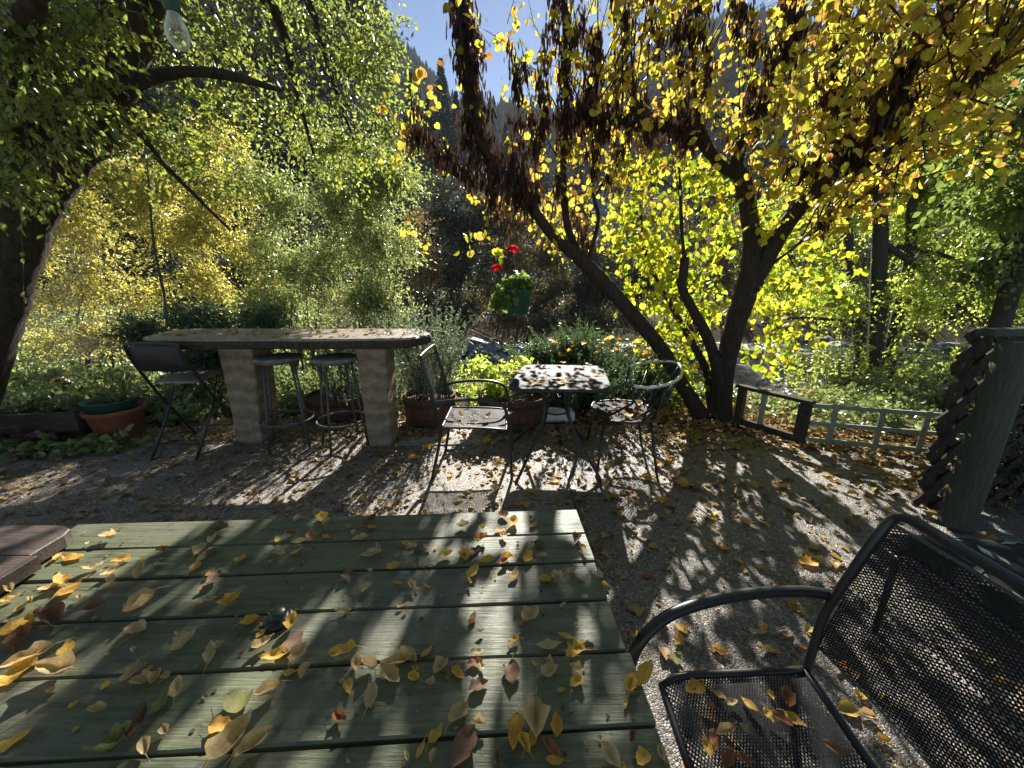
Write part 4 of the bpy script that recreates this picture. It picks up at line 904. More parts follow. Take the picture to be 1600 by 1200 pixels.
T1 = stray([(600, 60, 700, 250, 3.6, 4.0, 9), (700, 0, 1000, 250, 3.5, 4.6, 42), (860, 230, 1010, 380, 3.8, 4.6, 20), (960, 0, 1250, 280, 3.2, 4.8, 90), (1200, 0, 1570, 260, 2.4, 4.2, 120), (1180, 250, 1400, 360, 3.2, 4.2, 28), (640, 350, 780, 400, 3.7, 4.0, 3), (850, 290, 960, 385, 5.1, 6.2, 36), (740, 300, 850, 350, 5.0, 5.8, 14), (1180, -160, 1560, 0, 2.4, 4, 60), (800, -160, 1180, 0, 3, 4.4, 50)], .08)
tws.append(twig_mesh(T1, np.full(len(T1), .003), np.full(len(T1), .001), 4)); a, b = petioled(T1, 8, .066, 0); lf_parts.append(a); pet_parts.append(b)
np_mesh('crown', *merge(lf_parts), M['leaf_redbud'], rb)
T2 = stray([(955, 240, 1140, 420, 4.2, 5.4, 120), (1000, 400, 1130, 640, 4.3, 5.3, 120), (960, 330, 1060, 480, 4.3, 5.3, 40), (1180, 330, 1330, 480, 4.0, 5.2, 60), (1170, 460, 1260, 580, 4.2, 5.0, 34), (720, 360, 790, 400, 3.8, 4.0, 2)], .075)
Pl = np.concatenate([T2, S4[:, :4]])
tws.append(twig_mesh(T2, np.full(len(T2), .0032), np.full(len(T2), .0012), 4)); a, b = petioled(T2, 8, .075, 0); pet_parts.append(b); a2, b2 = petioled(S4, 10, .072); pet_parts.append(b2)
np_mesh('lower_crown', *merge([a, a2]), M['leaf_redbud_low'], rb)
np_mesh('twigs', *merge(tws + pet_parts), M['twig_red'], rb)
# pods
def podline(pts, n, wid, ln=.095):
    n = int(n * 1.75)
    q = [np.array((*D(x, y, Yd), 1.)) for x, y, Yd in pts]; sp = np.array(smooth_path(q, 8))[:, :3]
    i = rs.randint(0, len(sp), n); c = sp[i] + rs.normal(size=(n, 3)) * wid * np.array([.6, .6, .35])
    clump = sp[rs.randint(0, len(sp), n // 26 + 1)] + rs.normal(size=(n // 26 + 1, 3)) * wid * 1.35
    sel = rs.rand(n) < .75; c[sel] = (clump[rs.randint(0, len(clump), n)] + rs.normal(size=(n, 3)) * np.array([.03, .03, .05]))[sel]; c[:, 2] -= np.abs(rs.normal(size=n)) * wid * .8
    ax = rs.normal(size=(n, 3)) * .16 + np.array([0, 0, -1.])
    return leaves(rs, c, ax, ln * rs.uniform(.55, 1.3, n), T_pod())
Y4 = YB - .25
pods = [podline([(716, -20, Y4), (728, 60, Y4), (738, 130, Y4), (745, 200, Y4 + .03), (785, 262, Y4 + .05), (830, 300, Y4 + .1)], 1250, .045),
        podline([(716, -20, Y4), (728, 60, Y4), (738, 130, Y4), (745, 200, Y4 + .03), (785, 262, Y4 + .05)], 500, .07),
        podline([(650, 190, Y4 - .1), (695, 235, Y4 - .1), (740, 272, Y4 - .05), (790, 290, Y4), (828, 300, Y4 + .1)], 520, .04),
        podline([(806, 90, YB), (812, 200, YB), (822, 290, YB)], 260, .04), podline([(880, -30, YB), (882, 60, YB), (888, 150, YB), (882, 240, YB)], 480, .05),
        podline([(880, 160, YB - .3), (955, 175, YB - .3), (1020, 185, YB - .2), (1085, 205, YB - .1)], 620, .05), podline([(1058, 0, YB), (1064, 90, YB), (1072, 190, YB)], 330, .04),
        podline([(925, 40, YB - .1), (925, 150, YB - .1), (930, 260, YB - .1)], 240, .04), podline([(840, 300, YB - .1), (890, 330, YB), (925, 370, YB)], 120, .05), podline([(850, 40, YB - .1), (850, 200, YB - .1)], 170, .03),
        podline([(1245, 20, YB - .2), (1225, 80, YB - .2), (1195, 150, YB - .1), (1170, 195, YB)], 520, .045), podline([(1290, 140, YB - .3), (1310, 170, YB - .4), (1340, 190, YB - .5)], 240, .04),
        podline([(1225, 245, YB - .2), (1260, 250, YB - .2)], 130, .04, .09), podline([(1430, 70, YB - 1), (1400, 140, YB - .9), (1370, 200, YB - .7), (1320, 250, YB - .5)], 330, .045), podline([(1165, 0, YB - .2), (1180, 60, YB - .2)], 110, .03),
        podline([(980, 30, YB), (975, 100, YB)], 110, .03), podline([(770, 300, YB - .2), (800, 350, YB - .1)], 60, .04), podline([(1100, 40, YB), (1110, 120, YB)], 90, .03)]
for S, m in ((S1, 22), (S2, 34), (S3, 16)):
    for q in S[rs.permutation(len(S))[:m]]:
        c = q[rs.randint(1, len(q) - 1)]; nn = rs.randint(25, 70)
        pods.append(leaves(rs, c + rs.normal(size=(nn, 3)) * np.array([.022, .022, .06]), rs.normal(size=(nn, 3)) * .16 + np.array([0, 0, -1.]), .09 * rs.uniform(.6, 1.2, nn), T_pod()))
po = np_mesh('seed_pods', *merge(pods), M['pod'], rb); po['kind'] = 'stuff'
# thin hoop at its foot
mb = MB(); hc = W(1100, 668, 0); mb.tube([hc + Vector((.17 * math.cos(R(a)), .02 * math.cos(R(a)), .17 * math.sin(R(a)))) for a in range(0, 181, 12)], .0035, 6)
tag(mb.build('wire_hoop', M['black_metal'], org=hc), 'thin wire garden hoop arching over the leaves at the redbud foot', 'garden hoop')

# ------------------------------------------------------------------ leaning tree, left foreground
lt = thing('leaning_tree', (-4.6, 2.9, 0), 'thick dark leaning tree with small green leaves at the left edge', 'tree')
mb = MB(); YL = 2.95
L['t'] = limb(mb, [(-110, 700, YL, .30), (-60, 560, YL, .25), (-25, 450, YL, .235), (0, 370, YL, .23), (30, 300, YL, .225), (70, 240, YL, .22), (120, 180, YL, .215), (150, 130, YL, .20), (180, 70, YL, .17), (215, 0, YL, .14), (260, -110, YL, .11)], 16, .05)
L['t1'] = limb(mb, [(110, 190, YL - .05, .09), (175, 152, YL - .1, .05), (215, 130, YL - .1, .04), (255, 117, YL - .1, .034), (300, 112, YL - .1, .028), (345, 116, YL - .1, .03), (395, 128, YL - .05, .022), (440, 142, YL, .014)], 10, .08)
L['t2'] = limb(mb, [(110, 200, YL, .05), (160, 188, YL - .1, .035), (210, 200, YL - .1, .028), (250, 250, YL, .022), (300, 300, YL + .3, .016), (360, 360, YL + .6, .01)], 8, .08)
L['t3'] = limb(mb, [(30, 300, YL, .09), (15, 200, YL - .3, .07), (30, 90, YL - .6, .055), (60, -20, YL - .8, .04)], 10, .06)
L['t4'] = limb(mb, [(260, -110, YL, .08), (390, -30, YL + .5, .05), (440, 40, YL + .9, .04), (460, 130, YL + 1.1, .026), (490, 240, YL + 1.3, .014)], 8, .08)
L['t5'] = limb(mb, [(380, -60, YL + .6, .05), (470, -20, YL + 1, .04), (500, 60, YL + 1.2, .03), (525, 140, YL + 1.4, .018), (560, 240, YL + 1.6, .01)], 8, .08)
for e in ((-3.0, -1.5, 4.0), (-1.0, -3.0, 4.1), (1.5, -1.0, 4.1)):  # unseen limbs carrying the added canopy behind the camera
    sp = smooth_path([(-3.3, 2.7, 3.7, .09), (-3.2, 1.2, 4.0, .08), ((e[0] - 3) / 2, e[1] / 2, 4.1, .06), (*e, .03)], 6); mb.tube([q[:3] for q in sp], [q[3] for q in sp], 8, True, .06, rng)
mb.build('trunk', M['bark'], lt, True)
bl = pb([(60, 80, 2.3, 90, 100, .35), (40, 200, 2.4, 80, 80, .3), (130, 140, 2.6, 90, 80, .3), (20, 290, 2.4, 55, 40, .25), (160, 30, 2.5, 80, 40, .3)])
lv1, tw1, _ = foliage(41, bl, 280, .34, 9, .052, T_oval(.24, .1), up=-.1, droop=.35, side=.7, grav=.4)
bl = pb([(200, 210, 3.2, 80, 50, .3), (280, 250, 3.5, 80, 60, .3), (330, 170, 3.4, 80, 60, .35), (370, 60, 3.8, 100, 60, .5), (470, 80, 4.1, 90, 100, .5), (560, 120, 4.4, 90, 120, .5), (520, 230, 4.5, 110, 70, .5), (430, 180, 4.2, 70, 70, .4), (600, 60, 4.6, 50, 90, .4), (240, 60, 3.2, 60, 40, .3), (370, 290, 4, 60, 50, .3), (620, 200, 4.8, 45, 90, .3)])
lv2, tw2, _ = foliage(42, bl, 760, .36, 10, .048, T_oval(.26, .1), up=-.1, droop=.4, side=.8, grav=.2, shell=.6)
bl = pb([(100, -150, 2.6, 300, 110, .8), (450, -130, 4, 250, 110, .8)])
lv3, tw3, _ = foliage(43, bl, 420, .36, 9, .05, T_oval(.26, .1), up=-.1, droop=.4, side=.8, grav=.3)
bl = [(x, y, 3.9 + .35 * math.sin(x * 1.7 + y), 1.1, 1.1, .5) for x in (-5.5, -4, -2.5, -1, .5, 2, 3.5) for y in (-4.5, -3, -1.5, -.1)]  # unseen canopy above and behind the camera, added to cut sky fill light
lv_skyblock, tw_skyblock, _ = foliage(44, bl, 3600, .6, 10, .10, T_oval(.3, .1), up=.1, droop=.3, side=.8, grav=.2)
lv3 = merge([lv3, lv_skyblock]); tw3 = merge([tw3, tw_skyblock])  # added sky-blocking canopy joins the tree's own crown here
np_mesh('crown', *merge([lv1, lv2, lv3]), M['leaf_near'], lt); np_mesh('twigs', *merge([tw1, tw2, tw3]), M['twig'], lt)

# ------------------------------------------------------------------ shrubs behind the bar and on the bank
def shrub(name, label, cat, basepx, Yb, blobs, ntw, Lt, nl, size, tmpl, mat, stems=5, twm=None, group=None, seed=0, srad=.02, up=.3, droop=.25, shell=.5, side=.8, base=None, rad=.003):
    bx = D(basepx, 500, Yb).x; zb = float(hgt(bx, Yb)) - .05
    B = blobs; lv, tw, _ = foliage(seed, B, ntw, Lt, nl, size, tmpl, up=up, droop=droop, shell=shell, side=side, rad=rad)
    t = thing(name, (bx, Yb, zb), label, cat, group); np_mesh('crown' if cat == 'tree' else 'foliage', *lv, mat, t)
    rr = random.Random(seed); mb = MB()
    for k in range(stems):
        c = B[rr.randrange(len(B))]; e = Vector((c[0] + rr.uniform(-.5, .5) * c[3], c[1], c[2] + rr.uniform(0, .6) * c[5])); b0 = Vector((bx + rr.uniform(-.3, .3), Yb + rr.uniform(-.2, .2), zb))
        m1 = b0.lerp(e, .35) + Vector((rr.uniform(-.15, .15), rr.uniform(-.15, .15), .15)); m2 = b0.lerp(e, .7) + Vector((rr.uniform(-.15, .15), rr.uniform(-.1, .1), .05))
        sp = smooth_path([(*b0, srad), (*m1, srad * .75), (*m2, srad * .5), (*e, srad * .2)], 5); mb.tube([s[:3] for s in sp], [s[3] for s in sp], 6, True, .1, rr)
    mb.build('trunk' if cat == 'tree' else 'stems', twm or M['twig'], t, True); np_mesh('twigs', *tw, twm or M['twig'], t)
    return t
Tq = T_quad(.24, .06)
shrub('yellow_shrub', 'tall golden-yellow shrub behind the leaning trunk at the far left', 'shrub', 130, 6.6, pb([(100, 300, 6.4, 80, 75, .3), (170, 260, 6.6, 80, 80, .3), (120, 400, 6.4, 90, 60, .3), (220, 330, 6.6, 70, 70, .3), (150, 470, 6.2, 120, 40, .25), (60, 360, 6.2, 50, 80, .25), (100, 530, 6.0, 90, 30, .25), (200, 520, 6.0, 80, 30, .25), (40, 470, 6.0, 50, 50, .25)]), 2100, .36, 11, .056, Tq, M['leaf_yellow'], 7, seed=51)
shrub('yellow_shrub', 'golden and olive shrub rising behind the left end of the bar', 'shrub', 320, 6.8, pb([(270, 300, 6.8, 80, 80, .3), (330, 370, 6.6, 80, 70, .3), (280, 430, 6.4, 90, 50, .3), (360, 290, 6.9, 60, 70, .25), (380, 440, 6.4, 60, 55, .25), (330, 230, 7, 60, 40, .25)]), 2000, .36, 11, .056, Tq, M['leaf_yellow'], 7, seed=52)
shrub('willow_shrub', 'fine-leaved green willow shrub behind the middle of the bar', 'shrub', 460, 6.4, pb([(430, 320, 6.6, 80, 90, .3), (490, 260, 6.8, 80, 60, .3), (460, 420, 6.3, 80, 70, .3), (530, 340, 6.5, 60, 90, .3), (430, 480, 6.1, 80, 35, .25)]), 2000, .42, 11, .062, T_quad(.17, .05), M['leaf_willow'], 7, seed=53, up=.5)
shrub('willow_shrub', 'fine-leaved green willow shrub behind the right end of the bar', 'shrub', 580, 6.4, pb([(570, 300, 6.5, 60, 80, .3), (600, 390, 6.2, 55, 80, .3), (550, 460, 6.0, 80, 50, .28), (620, 270, 6.6, 40, 45, .25), (610, 470, 5.9, 50, 40, .25)]), 1800, .42, 11, .062, T_quad(.17, .05), M['leaf_willow'], 6, seed=54, up=.5)
# bare pale twigs left
rsb = np.random.RandomState(61); bl = pb([(110, 400, 5.4, 70, 70, .4), (70, 460, 5.2, 60, 60, .4), (170, 500, 5.2, 70, 60, .4), (120, 540, 5, 90, 40, .3)])
_, tw, _ = foliage(61, bl, 130, .9, 0, .05, Tq, up=.1, droop=.55, rad=.0042, k=6)
_, twb, _ = foliage(62, bl, 280, .35, 0, .05, Tq, up=.1, droop=.4, rad=.002, k=4)
plant('bare_shrub', 'leafless tangle of pale arching twigs right of the leaning trunk', 'shrub', (-5.3, 5.2, -.1), None, None, merge([tw, twb]), M['twig_pale'], tname='twigs')
# dead slender sapling
mb = MB(); sp = limb(mb, [(262, 540, 5.6, .02), (258, 470, 5.6, .018), (240, 380, 5.7, .014), (232, 280, 5.8, .011), (222, 180, 5.9, .006)], 6, .1); 
tag(mb.build('sapling', M['twig'], org=D(262, 540, 5.6)), 'slender bare sapling stem standing before the golden shrubs', 'sapling')

# trees on the hillside behind, left
shrub('hillside_tree', 'dark broad tree on the hillside behind the leaning tree', 'tree', -40, 46, pb([(0, 120, 46, 180, 130, 6), (-100, 300, 46, 200, 120, 6), (60, 300, 44, 160, 130, 6), (40, -60, 46, 200, 120, 6)]), 2600, 3.6, 12, .62, Tq, M['leaf_hill'], 6, M['bark'], 'dark trees on the hillside', 71, .35, rad=.03)
shrub('hillside_tree', 'dark hillside tree behind the golden shrubs', 'tree', 240, 44, pb([(230, 150, 44, 130, 120, 6), (300, 300, 42, 130, 120, 6), (180, 320, 42, 120, 120, 6), (260, 0, 44, 140, 110, 6)]), 2600, 3.5, 12, .6, Tq, M['leaf_hill'], 6, M['bark'], 'dark trees on the hillside', 72, .35, rad=.03)
shrub('hillside_tree', 'dark hillside tree rising behind the willow shrubs', 'tree', 470, 44, pb([(430, 130, 44, 110, 130, 6), (530, 260, 42, 90, 110, 6), (420, 320, 42, 100, 100, 6), (500, 20, 44, 90, 100, 6)]), 2600, 3.5, 12, .6, Tq, M['leaf_hill'], 6, M['bark'], 'dark trees on the hillside', 73, .35, rad=.03)
_, tw, _ = foliage(74, pb([(280, 60, 10, 110, 100, 1.5), (370, 90, 10, 90, 110, 1.2)]), 1500, 1.1, 0, .1, Tq, up=.4, droop=.1, rad=.006, k=5)
plant('bare_tree', 'leafless grey twiggy tree seen through the leaning tree canopy', 'tree', (-6.5, 10, -.3), None, None, tw, M['bark_grey'], tname='twigs')

# across the creek
def far_shrub(label, cx, blobs, mat, n, sd, Yb=21, size=.13, twm=None, name='creekside_shrub'):
    return shrub(name, label, 'shrub', cx, Yb, pb(blobs), n, .8, 10, size, T_quad(.27, .08), mat, 5, twm or M['twig'], 'shrubs on the far bank of the creek', sd, .05, rad=.006)
far_shrub('dark grey-green shrub across the creek, left of the hanging basket', 700, [(690, 330, 20, 60, 60, 1.5), (720, 430, 19, 80, 60, 1.5), (660, 440, 19, 60, 70, 1.5), (740, 360, 20, 50, 50, 1.3), (700, 490, 18, 80, 30, 1)], M['leaf_dark'], 3600, 81)
far_shrub('olive shrub across the creek right behind the hanging basket', 830, [(790, 340, 21, 70, 60, 1.5), (850, 400, 19.5, 70, 70, 1.5), (800, 460, 19, 70, 50, 1.3), (760, 300, 22, 40, 30, 1)], M['leaf_tan'], 3200, 82)
far_shrub('dark shrub across the creek behind the juniper', 930, [(920, 400, 20, 60, 60, 1.5), (960, 460, 19, 70, 50, 1.3), (880, 480, 19, 60, 40, 1.2)], M['leaf_dark'], 2600, 83)
far_shrub('orange-tinged small shrub at the creek edge left of the basket', 655, [(655, 370, 15, 26, 40, .7), (668, 420, 15, 26, 40, .7)], M['litter'], 420, 84, 15, .10)
far_shrub('grey-green shrub across the creek behind the redbud trunk', 1080, [(1060, 430, 20, 90, 70, 1.5), (1140, 400, 20, 80, 70, 1.5), (1010, 340, 22, 70, 40, 1.5)], M['leaf_tan'], 3000, 85)
far_shrub('yellow-green shrub across the creek behind the alders', 1300, [(1260, 400, 20, 110, 90, 1.5), (1380, 420, 20, 100, 80, 1.5), (1480, 430, 20, 100, 80, 1.5), (1600, 430, 20, 110, 90, 1.5)], M['leaf_alder'], 4200, 86)
far_shrub('dark shrub on the far bank behind the alder trunks', 1400, [(1230, 380, 15, 70, 60, 1), (1330, 400, 15, 80, 60, 1), (1440, 390, 15, 80, 70, 1), (1540, 400, 15, 80, 70, 1), (1380, 470, 14.5, 160, 30, .7), (1530, 480, 14.5, 100, 30, .7)], M['leaf_dark'], 3000, 88, 15, .1)
far_shrub('low dark brush on the far creek bank under the shrubs', 800, [(700, 512, 17.5, 70, 20, .8), (820, 505, 17.5, 80, 22, .8), (930, 505, 17.5, 80, 22, .8)], M['leaf_tan'], 1500, 87, 17.5, .09)

# alders on the right
ald = thing('alder_tree', D(1372, 600, 8.6), 'three-stemmed alder with spreading branches on the creek bank at the right', 'tree')
mb = MB(); YA = 8.6
for pts in ([(1352, 612, YA, .12), (1345, 560, YA, .105), (1335, 470, YA, .095), (1326, 390, YA, .085), (1320, 300, YA, .07), (1300, 180, YA, .05)],
            [(1372, 625, YA - .1, .17), (1370, 560, YA - .1, .15), (1372, 470, YA - .1, .14), (1375, 360, YA - .1, .13), (1378, 240, YA - .1, .11), (1385, 100, YA - .1, .08)],
            [(1384, 615, YA, .15), (1392, 545, YA, .12), (1408, 470, YA, .11), (1422, 400, YA, .10), (1425, 320, YA, .085), (1450, 220, YA, .06), (1490, 120, YA, .04)],
            [(1360, 505, YA - .1, .045), (1310, 500, YA - .2, .04), (1260, 497, YA - .3, .03), (1215, 498, YA - .3, .02)],
            [(1358, 490, YA - .1, .07), (1320, 470, YA - .1, .06), (1280, 440, YA - .2, .05), (1240, 415, YA - .2, .03), (1200, 405, YA - .2, .02)],
            [(1378, 380, YA - .1, .07), (1410, 400, YA - .2, .06), (1450, 430, YA - .3, .045), (1490, 470, YA - .4, .03), (1530, 500, YA - .5, .015)],
            [(1400, 385, YA, .05), (1460, 395, YA - .2, .045), (1520, 415, YA - .4, .035), (1590, 440, YA - .6, .025), (1660, 470, YA - .8, .02)],
            [(1420, 360, YA, .035), (1490, 350, YA, .03), (1560, 370, YA, .022), (1630, 400, YA, .015)],
            [(1420, 585, YA, .07), (1405, 570, YA, .05), (1440, 610, YA, .03)], [(1330, 620, YA, .05), (1335, 590, YA, .06), (1338, 560, YA, .04)]):
    limb(mb, pts, 8, .08, 5)
mb.build('trunk', M['bark_grey'], ald, True)
bl = pb([(1260, 330, 8.8, 80, 70, .8), (1240, 430, 8.6, 60, 45, .6), (1330, 260, 9, 90, 80, .8), (1430, 300, 8.8, 80, 80, .8), (1500, 240, 8.6, 80, 80, .8), (1540, 330, 8.2, 80, 70, .8), (1480, 420, 8.2, 80, 50, .6), (1580, 430, 7.8, 60, 60, .6), (1300, 470, 8.4, 60, 40, .4), (1400, 150, 9, 120, 90, 1), (1560, 120, 8.5, 100, 100, 1), (1420, 480, 8.1, 50, 40, .4)])
lv, tw, _ = foliage(91, bl, 5600, .5, 12, .075, T_quad(.3, .08), up=.1, droop=.3, rad=.004, shell=.6)
np_mesh('crown', *lv, M['leaf_alder'], ald); np_mesh('twigs', *tw, M['twig'], ald)
bl = pb([(1560, 200, 4.6, 70, 70, .4), (1530, 290, 4.8, 60, 60, .4), (1590, 120, 4.4, 60, 70, .4), (1570, 400, 5.2, 60, 60, .4), (1520, 440, 5.4, 60, 40, .3), (1600, 300, 4.6, 50, 60, .4)])
lv, tw, _ = foliage(92, bl, 620, .45, 9, .075, T_oval(.34, .1), up=0, droop=.35, grav=.3, rad=.003)
gt = thing('overhanging_tree', (6.6, 5.2, -.1), 'fresh green-leaved branches leaning in at the right edge above the trellis', 'tree')
np_mesh('crown', *lv, M['leaf_green'], gt); np_mesh('twigs', *tw, M['twig'], gt)
mb = MB(); sp = smooth_path([(6.6, 5.2, -.1, .12), (6.4, 5.1, 1.5, .1), (6.0, 4.9, 2.8, .07), (5.4, 4.7, 3.6, .04), (4.9, 4.6, 4.0, .015)], 6); mb.tube([s[:3] for s in sp], [s[3] for s in sp], 10, True, .06, rng)
sp = smooth_path([(6.4, 5.1, 1.5, .06), (5.9, 5.0, 2.2, .04), (5.1, 5.0, 2.4, .02)], 6); mb.tube([s[:3] for s in sp], [s[3] for s in sp], 8, True, .06, rng); mb.build('trunk', M['bark_grey'], gt, True)
shrub('hillside_tree', 'dark hillside tree behind the alders at far right', 'tree', 1500, 26, pb([(1450, 200, 26, 130, 130, 3), (1600, 250, 26, 130, 150, 3), (1330, 300, 26, 110, 80, 3), (1540, 60, 26, 150, 110, 3)]), 3000, 2.0, 11, .34, Tq, M['leaf_tan'], 6, M['bark'], 'dark trees on the hillside', 75, .2, rad=.015)

# ground cover
def cover(name, label, region, n, size, mat, seed, tmpl=None, hh=.25, blobr=.22, cat='ground cover'):
    rr = np.random.RandomState(seed); B = []
    for _ in range(n):
        x = rr.uniform(region[0], region[2]); y = rr.uniform(region[1], region[3]); z = float(hgt(x, y)); h = hh * rr.uniform(.5, 1.3); h *= (.55 if 2.6 < x < 5.2 and y > 4.3 else 1); B.append((x, y, z + h * .5, blobr, blobr, h * .6))
    lv, tw, _ = foliage(seed, B, n * 9, .22, 7, size, tmpl or T_oval(.33, .1), up=.7, flat=.8)
    V, S, I = merge([lv, tw]); o = np_mesh(name, V, S, I, [mat, M['twig']], mi=np.concatenate([np.zeros(len(lv[1])), np.ones(len(tw[1]))]).astype(int)); tag(o, label, cat, kind='stuff'); return o
cover('ground_cover', 'green leafy ground cover on the bank beyond the low lattice fence', (2.6, 3.75, 8.2, 6.2), 380, .06, M['leaf_cover'], 101)
cover('ground_cover', 'green undergrowth on the bank between redbud and juniper', (.2, 4.6, 3.0, 7.2), 130, .055, M['leaf_cover'], 102)
cover('ivy_patch', 'pale-leaved ivy patch beyond the trough on the left', (-8.5, 4.05, -3.6, 6.2), 330, .075, M['leaf_cover'], 103, T_heart(.1), .22)
cover('undergrowth', 'dark undergrowth in the bed behind the bar', (-3.6, 4.3, -.6, 5.8), 170, .05, M['leaf_cover'], 104, None, .3)
P_, rs = stalks(105, (-.25, 4.9, -.1), .55, 60, .62, .3); lvx = along(P_, rs, 30, .05, T_quad(.16, .05), .7, .5)
plant('yellow_weeds', 'upright yellow-green weeds behind the left bistro armchair', 'plant', (-.25, 4.9, -.1), lvx, M['leaf_alder'], twig_mesh(P_, np.full(len(P_), .003), np.full(len(P_), .001)))
P_, rs = stalks(106, (6.2, 6.6, -.5), 1.3, 130, 1.25, .2); lvx = along(P_, rs, 30, .07, T_quad(.2, .05), .8, .4)
plant('yellow_weeds', 'tall yellow-green weeds on the bank left of the trellis', 'plant', (6.2, 6.6, -.5), lvx, M['leaf_alder'], twig_mesh(P_, np.full(len(P_), .004), np.full(len(P_), .0015)))
P_, rs = stalks(107, (4.6, 7.6, -1.3), .6, 60, .7, .4); lvx = along(P_, rs, 26, .06, T_oval(.3), .8, .4)
plant('rust_weeds', 'rust and orange leaved weeds at the water edge right of the redbud', 'plant', (3.9, 7.4, -.8), lvx, M['litter'], twig_mesh(P_, np.full(len(P_), .004), np.full(len(P_), .0015)))

def brush(name, label, region, n, size, mat, seed, hh, br):
    rr = np.random.RandomState(seed); B = []
    for _ in range(n):
        x = rr.uniform(region[0], region[2]); y = rr.uniform(region[1], region[3]); z = float(hgt(x, y)); h = hh * rr.uniform(.4, 1.4); B.append((x, y, z + h * .45, br, br, h * .6))
    lv, tw, _ = foliage(seed, B, n * 14, br * 1.1, 9, size, T_quad(.3, .08), up=.6, rad=.006)
    V, S, I = merge([lv, tw]); o = np_mesh(name, V, S, I, [mat, M['twig']], mi=np.concatenate([np.zeros(len(lv[1])), np.ones(len(tw[1]))]).astype(int)); tag(o, label, 'undergrowth', kind='stuff')
brush('far_brush', 'tan and olive brush covering the far creek bank', (-14, 21, 26, 29), 330, .16, M['leaf_tan'], 111, 1.3, .8)
brush('far_brush', 'dark brush on the slope above the creek', (-16, 28, 34, 44), 260, .3, M['leaf_dark'], 112, 2.6, 1.6)
brush('bank_brush', 'olive undergrowth on the wooded bank behind the bar', (-17, 6.6, -3.4, 14), 420, .09, M['leaf_willow'], 113, .9, .5)
# rocks in and by the creek
rr = random.Random(8); protos = []
def rockmesh(seed):
    r_ = random.Random(seed); mb = MB(); n, m = 12, 8; ph = [r_.uniform(0, 6.28) for _ in range(6)]; rings = []
    for j in range(m + 1):
        th_ = math.pi * (j + .02) / (m + .04); ring = []
        for i in range(n):
            a = 2 * math.pi * i / n; q = 1 + .16 * math.sin(2 * a + ph[0] + th_) + .10 * math.sin(3 * a + ph[1]) + .10 * math.sin(3 * th_ + ph[2]) + r_.uniform(-.05, .05)
            ring.append(Vector((math.cos(a) * math.sin(th_) * q, math.sin(a) * math.sin(th_) * q * .8, math.cos(th_) * .6 * q)))
        rings.append(ring)
    mb.rings(rings); return mb
spots = [(x, y, s) for x, y, s in ((725, 545, 26), (752, 550, 22), (772, 545, 18), (700, 555, 20), (745, 535, 16), (780, 560, 20), (715, 530, 14), (690, 540, 16), (760, 530, 14), (800, 548, 18), (735, 570, 16), (680, 565, 18), (1238, 532, 22), (1262, 530, 18), (1290, 534, 20), (1215, 545, 16), (1310, 540, 14), (1250, 520, 12), (920, 520, 22), (950, 530, 18), (890, 525, 14), (1480, 545, 14), (1520, 550, 18), (1450, 540, 14), (1560, 556, 16), (840, 525, 16), (660, 540, 16), (1190, 600, 12), (1240, 590, 12))]
rprot = [None] * 5
for i, (px, py, s) in enumerate(spots):
    p = W(px, py, -1.4); k = i % 5; r0 = s * p.y / FPX * 1.05
    if rprot[k] is None: o = rockmesh(k).build('river_rock', M['rock'], None, True); rprot[k] = o
    else: o = rprot[k].copy(); link(o)
    o.location = p; o.scale = (r0, r0 * rr.uniform(.8, 1.2), r0 * rr.uniform(.6, .9)); o.rotation_euler = (rr.uniform(-.3, .3), rr.uniform(-.3, .3), rr.uniform(0, 6.28))
    side_ = 'left' if px < 860 else 'middle' if px < 1150 else 'right'
    o['label'] = {'left': 'grey boulder in the shaded creek between the bar and the juniper', 'middle': 'grey boulder in the creek behind the juniper', 'right': 'grey boulder in the sunlit creek right of the redbud'}[side_]
    o['category'] = 'rock'; o['group'] = {'left': 'boulders in the shaded creek', 'middle': 'boulders behind the juniper', 'right': 'boulders in the sunlit creek'}[side_]

# ------------------------------------------------------------------ houses and conifers far off
def house(c, wd, dp, h, rh, wallc, roofc, label, wins, rz=0):
    t = thing('house', c, label, 'house'); c = Vector(c); Rm = Matrix.Rotation(rz, 3, 'Z'); wm = M_simple('wall_' + label[:6], wallc, tuple(x * .85 for x in wallc), 3, .8, .2); rm = M_simple('roof_' + label[:6], roofc, tuple(x * .8 for x in roofc), 3, .6, .3, stretch=(6, 1, 1))
    mb = MB(); mb.box(c + Vector((0, 0, h / 2)), (wd, dp, h), Rm, 0)
    for s in (-1, 1): mb.add([c + Rm @ Vector((s * wd / 2, -dp / 2, h)), c + Rm @ Vector((s * wd / 2, dp / 2, h)), c + Rm @ Vector((s * wd / 2, 0, h + rh - .1))], [(0, 1, 2)])
    mb.build('wall', wm, t); mb = MB(); ov = .5
    for s in (-1, 1):
        a = [Vector((-wd / 2 - ov, s * (dp / 2 + ov), h - rh * ov / dp * 2)), Vector((wd / 2 + ov, s * (dp / 2 + ov), h - rh * ov / dp * 2)), Vector((wd / 2 + ov, 0, h + rh)), Vector((-wd / 2 - ov, 0, h + rh))]
        mb.rings([[c + Rm @ q for q in a], [c + Rm @ (q + Vector((0, 0, .15))) for q in a]])
    mb.build('roof', rm, t)
    for x, z, ww, wh in wins:
        mb = MB(); mb.box(c + Rm @ Vector((x, -dp / 2 - .03, z)), (ww, .08, wh), Rm); wf = mb.build('window', M['pale_stone'], t)
        mb = MB(); mb.box(c + Rm @ Vector((x, -dp / 2 - .08, z)), (ww * .8, .04, wh * .82), Rm); mb.build('pane', M['black_metal'], wf)
    return t
